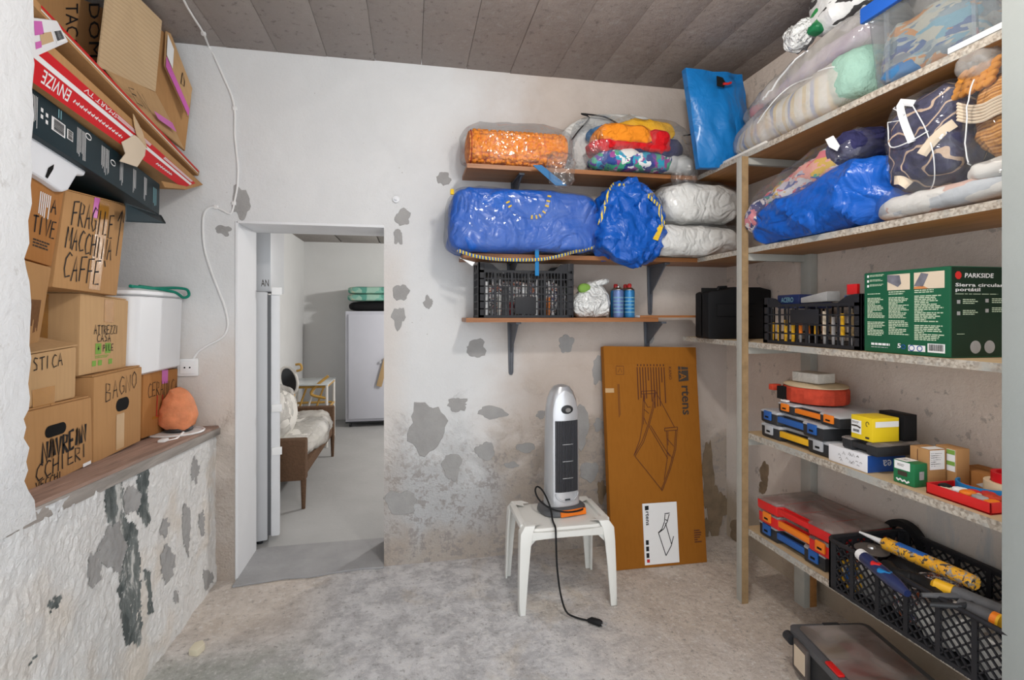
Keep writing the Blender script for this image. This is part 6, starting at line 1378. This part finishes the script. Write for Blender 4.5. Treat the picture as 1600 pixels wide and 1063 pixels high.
c = at(1362,860,zc-.01); t = thing('grinding_disc', 'dull metal grinding disc lying at the far end of the mesh crate', 'disc', c); MB().lathe([(.012,.004),(.05,.004),(.058,0),(.058,.004),(.05,.009),(.012,.010)],c,28).build('plate', M['disc_metal'], t, smooth=True); MB().lathe([(.016,.010),(.013,.016)],c,14).build('hub', M['metal'], t, smooth=True)
t = thing('rubber_hose', 'ribbed black rubber hose coiled in the mesh crate', 'hose', at(1420,905,zc-.03))
hp = smooth_path([at(a,b,zc-.012) for a,b in ((1385,885),(1400,900),(1425,905),(1450,918),(1470,940))],6)
MB().tube(hp,[.024+.003*(k%2) for k in range(len(hp))],12).build('tube', M['black_rubber'], t, smooth=True, sharp=80)
t = thing('glue_bottle', 'orange-yellow capped bottle in the middle of the mesh crate', 'bottle', at(1470,920,zc-.03)); p0,p1 = at(1456,912,zc+.012),at(1490,926,zc+.01); d = (p1-p0).normalized()
MB().tube([p0,p0+d*.01,p1],[.012,.022,.023],14).build('cap', M['handle_yellow'], t, smooth=True); MB().tube([p1,p1+d*.02,p1+d*.12],[.02,.024,.023],14).build('body', M['grimy'], t, smooth=True)
t = thing('paint_tube', 'dirty tube with yellow end at the near corner of the mesh crate', 'tube', at(1550,965,zc-.03)); p0,p1 = at(1500,945,zc-.005),at(1566,975,zc-.005); d = (p1-p0).normalized()
MB().tube([p0,p0+d*.05,p0+d*.10],[.02,.024,.024],14).build('body', M['grimy'], t, smooth=True); MB().tube([p0+d*.10,p1],[.025,.025],14).build('yellow_end', M['handle_yellow'], t, smooth=True); MB().tube([p0+d*.085,p0+d*.1],[.0252,.0252],14).build('red_ring', M['handle_orange'], t, smooth=True)
t = thing('pliers', 'grimy dark pliers lying across the near half of the mesh crate', 'tool', at(1510,930,zc-.02)); MB().tube([at(1440,930,zc+.0),at(1490,932,zc+.01),at(1540,938,zc+.01)],[.007,.010,.008],8).build('handle', M['grimy'], t, smooth=True); MB().tube([at(1452,945,zc-.005),at(1500,948,zc+.005),at(1540,938,zc+.01)],[.007,.009,.008],8).build('handle', M['dark_plastic'], t, smooth=True)
for k,(dx,dy,ss,mm) in enumerate(((.10,.53,(.16,.16,.12),'cement'),(.20,.40,(.2,.2,.12),'junk_mix'),(.10,.35,(.14,.18,.12),'junk_mix'),(.10,.20,(.15,.18,.13),'cloth_white'),(.22,.18,(.2,.22,.12),'grimy'),(.06,.10,(.10,.14,.12),'cloth_white'),(.28,.55,(.14,.18,.11),'dark_plastic'),(.05,.26,(.07,.14,.11),'cloth_white'),(.05,.58,(.07,.09,.10),'junk_mix'))):
    c = (cx0+dx+.02,cy0+dy,zv+.014+ss[2]/2); origin_to(tag(MB().soft(c,ss,2.6,12,.02,12,k+3,zmin=zv+.0135).build('rag_bundle', M[mm], smooth=True), ('grey','speckled','mottled','large white','dirty grey','white','black','small white','small speckled')[k]+' rag bundle under the tubes in the mesh crate', 'rags', 'rags in the mesh crate'), (c[0],c[1],zv+.0135))
c = at(1325,900,zv+.08); t = thing('marker_ring', 'ring of yellow caps seen through the mesh crate', 'pack', c); 
for k in range(9): a = k*2*math.pi/9; MB().soft(c+Vector((.012,.045*math.cos(a),.05*math.sin(a))),(.018,.02,.02),2.2,5,0,1,1).build('cap', M['handle_yellow'], t, smooth=True)
MB().soft(c+Vector((.016,0,0)),(.02,.05,.06),2.5,8,.004,20,1).build('core', M['handle_blue'], t, smooth=True)
# ear defenders band and black box beside the wall
t = thing('ear_defenders', 'black headband of ear defenders standing behind the mesh crate', 'ear defenders', (2.05,1.70,zv))
hb = []; c = PX(1412,838,X=2.03)
a_ = [math.radians(-8+196*k/16) for k in range(17)]
vs = []
for a in a_:
    for r,x in ((.095,2.015),(.068,2.015),(.068,2.05),(.095,2.05)): vs.append(Vector((x,c.y+r*math.cos(a),c.z-.03+r*math.sin(a))))
MB().add(vs,[(4*k+i,4*k+(i+1)%4,4*k+4+(i+1)%4,4*k+4+i) for k in range(16) for i in range(4)]+[(0,1,2,3),(64,67,66,65)]).build('headband', M['case_black'], t, smooth=True)
for s in (-1,1): MB().soft((2.045,c.y+s*.083,c.z-.10),(.06,.075,.10),2.6,10,0,1,1).build('ear_cup', M['case_black'], t, smooth=True); MB().cyl((2.03,c.y+s*.083,c.z-.06),(2.03,c.y+s*.083,c.z-.03),.003,n=6).build('rod', M['metal'], t)
t = thing('black_pouch', 'black plastic box at the near end behind the mesh crate', 'box', (2.05,1.27,zv)); MB().hexa([(1.97,1.16,zv+.20),(2.08,1.16,zv+.20),(2.08,1.36,zv+.20),(1.97,1.36,zv+.20),(2.0,1.17,zv+.30),(2.08,1.17,zv+.30),(2.08,1.33,zv+.30),(2.0,1.33,zv+.30)]).build('body', M['case_black'], t, bevel=.01); MB().bx(2.035,2.08,1.18,1.34,zv,zv+.20).build('foot', M['case_black'], t, bevel=.004); MB().box((1.972,1.19,zv+.235),(.006,.04,.035)).build('label', M['steel'], t, bevel=.001)
# organizer box on the floor
t = thing('tool_organizer', 'black organizer with dusty clear lid on the floor under the shelves', 'organizer', (1.70,1.62,0), rz=math.radians(-9))
w,l,h = .165,.27,.19
loft(MB(),[rr(-w+.01,w-.01,-l+.01,l-.01,.0,.02),rr(-w,w,-l,l,.01,.025),rr(-w,w,-l,l,h*.75,.025)]).build('base', M['dark_plastic'], t, False, smooth=True)
loft(MB(),[rr(-w-.008,w+.008,-l-.008,l+.008,h*.76,.03),rr(-w-.008,w+.008,-l-.008,l+.008,h*.90,.03),rr(-w+.02,w-.02,-l+.02,l-.02,h*.905,.02)]).build('lid_frame', M['grey_plastic'], t, False, smooth=True, sharp=30)
loft(MB(),[rr(-w+.02,w-.025,-l+.02,l-.02,h*.93,.02),rr(-w+.022,w-.027,-l+.022,l-.022,h*.96,.02)]).build('clear_lid', M['lid_dusty'], t, False, smooth=True, sharp=30)
for i in range(3):
    for j in range(5):
        MB().bx(-w+.03+i*.095,-w+.03+i*.095+.088,-l+.03+j*.098,-l+.03+j*.098+.09,h*.907,h*.918).build('compartment', M[('reel_red','cap_red','grimy','reel_red','reel_cream')[(i*2+j*3)%5]], t, False, bevel=.003)
for y in (-.16,.17): MB().bx(-w-.02,-w-.002,y-.045,y+.045,.03,h*.82).build('latch', M['disc_metal'], t, False, bevel=.004)
MB().bx(-w-.014,-w+.03,-.06,.07,.05,.085).build('handle', M['dark_plastic'], t, False, bevel=.01); MB().bx(-w-.006,-w+.02,-.045,.035,h*.90,h*.955).build('red_button', M['red_plastic'], t, False, bevel=.008)
for y in (l-.02,-l+.02): MB().cyl((-w-.014,y-.02,h*.70),(-w-.014,y+.02,h*.70),.020,n=14).build('corner_bumper', M['dark_plastic'], t, False, smooth=True)
mb = MB(); MB().bx(-w-.0225,-w-.0195,.135,.205,.05,.135).build('paper_label', M['tape_cream'], t, False)
MB().bx(-.02,.05,l-.01,l+.012,h*.5,h*.92).build('hinge', M['dark_plastic'], t, False, bevel=.004)

for o in bpy.data.objects:
    if o.name.split('.')[0] in ('small_print','round_marks','bars','feature_print','teal_print','line_drawing','label_marks','thin_lines','bar_print','green_print','label_drawing','icons','white_marks','web_line','print_bands','logo_lines','black_print','dark_window','peeled_label','handwriting','arrow') and o.type == 'MESH' and not o.get('category'):
        o['kind'] = 'stuff'
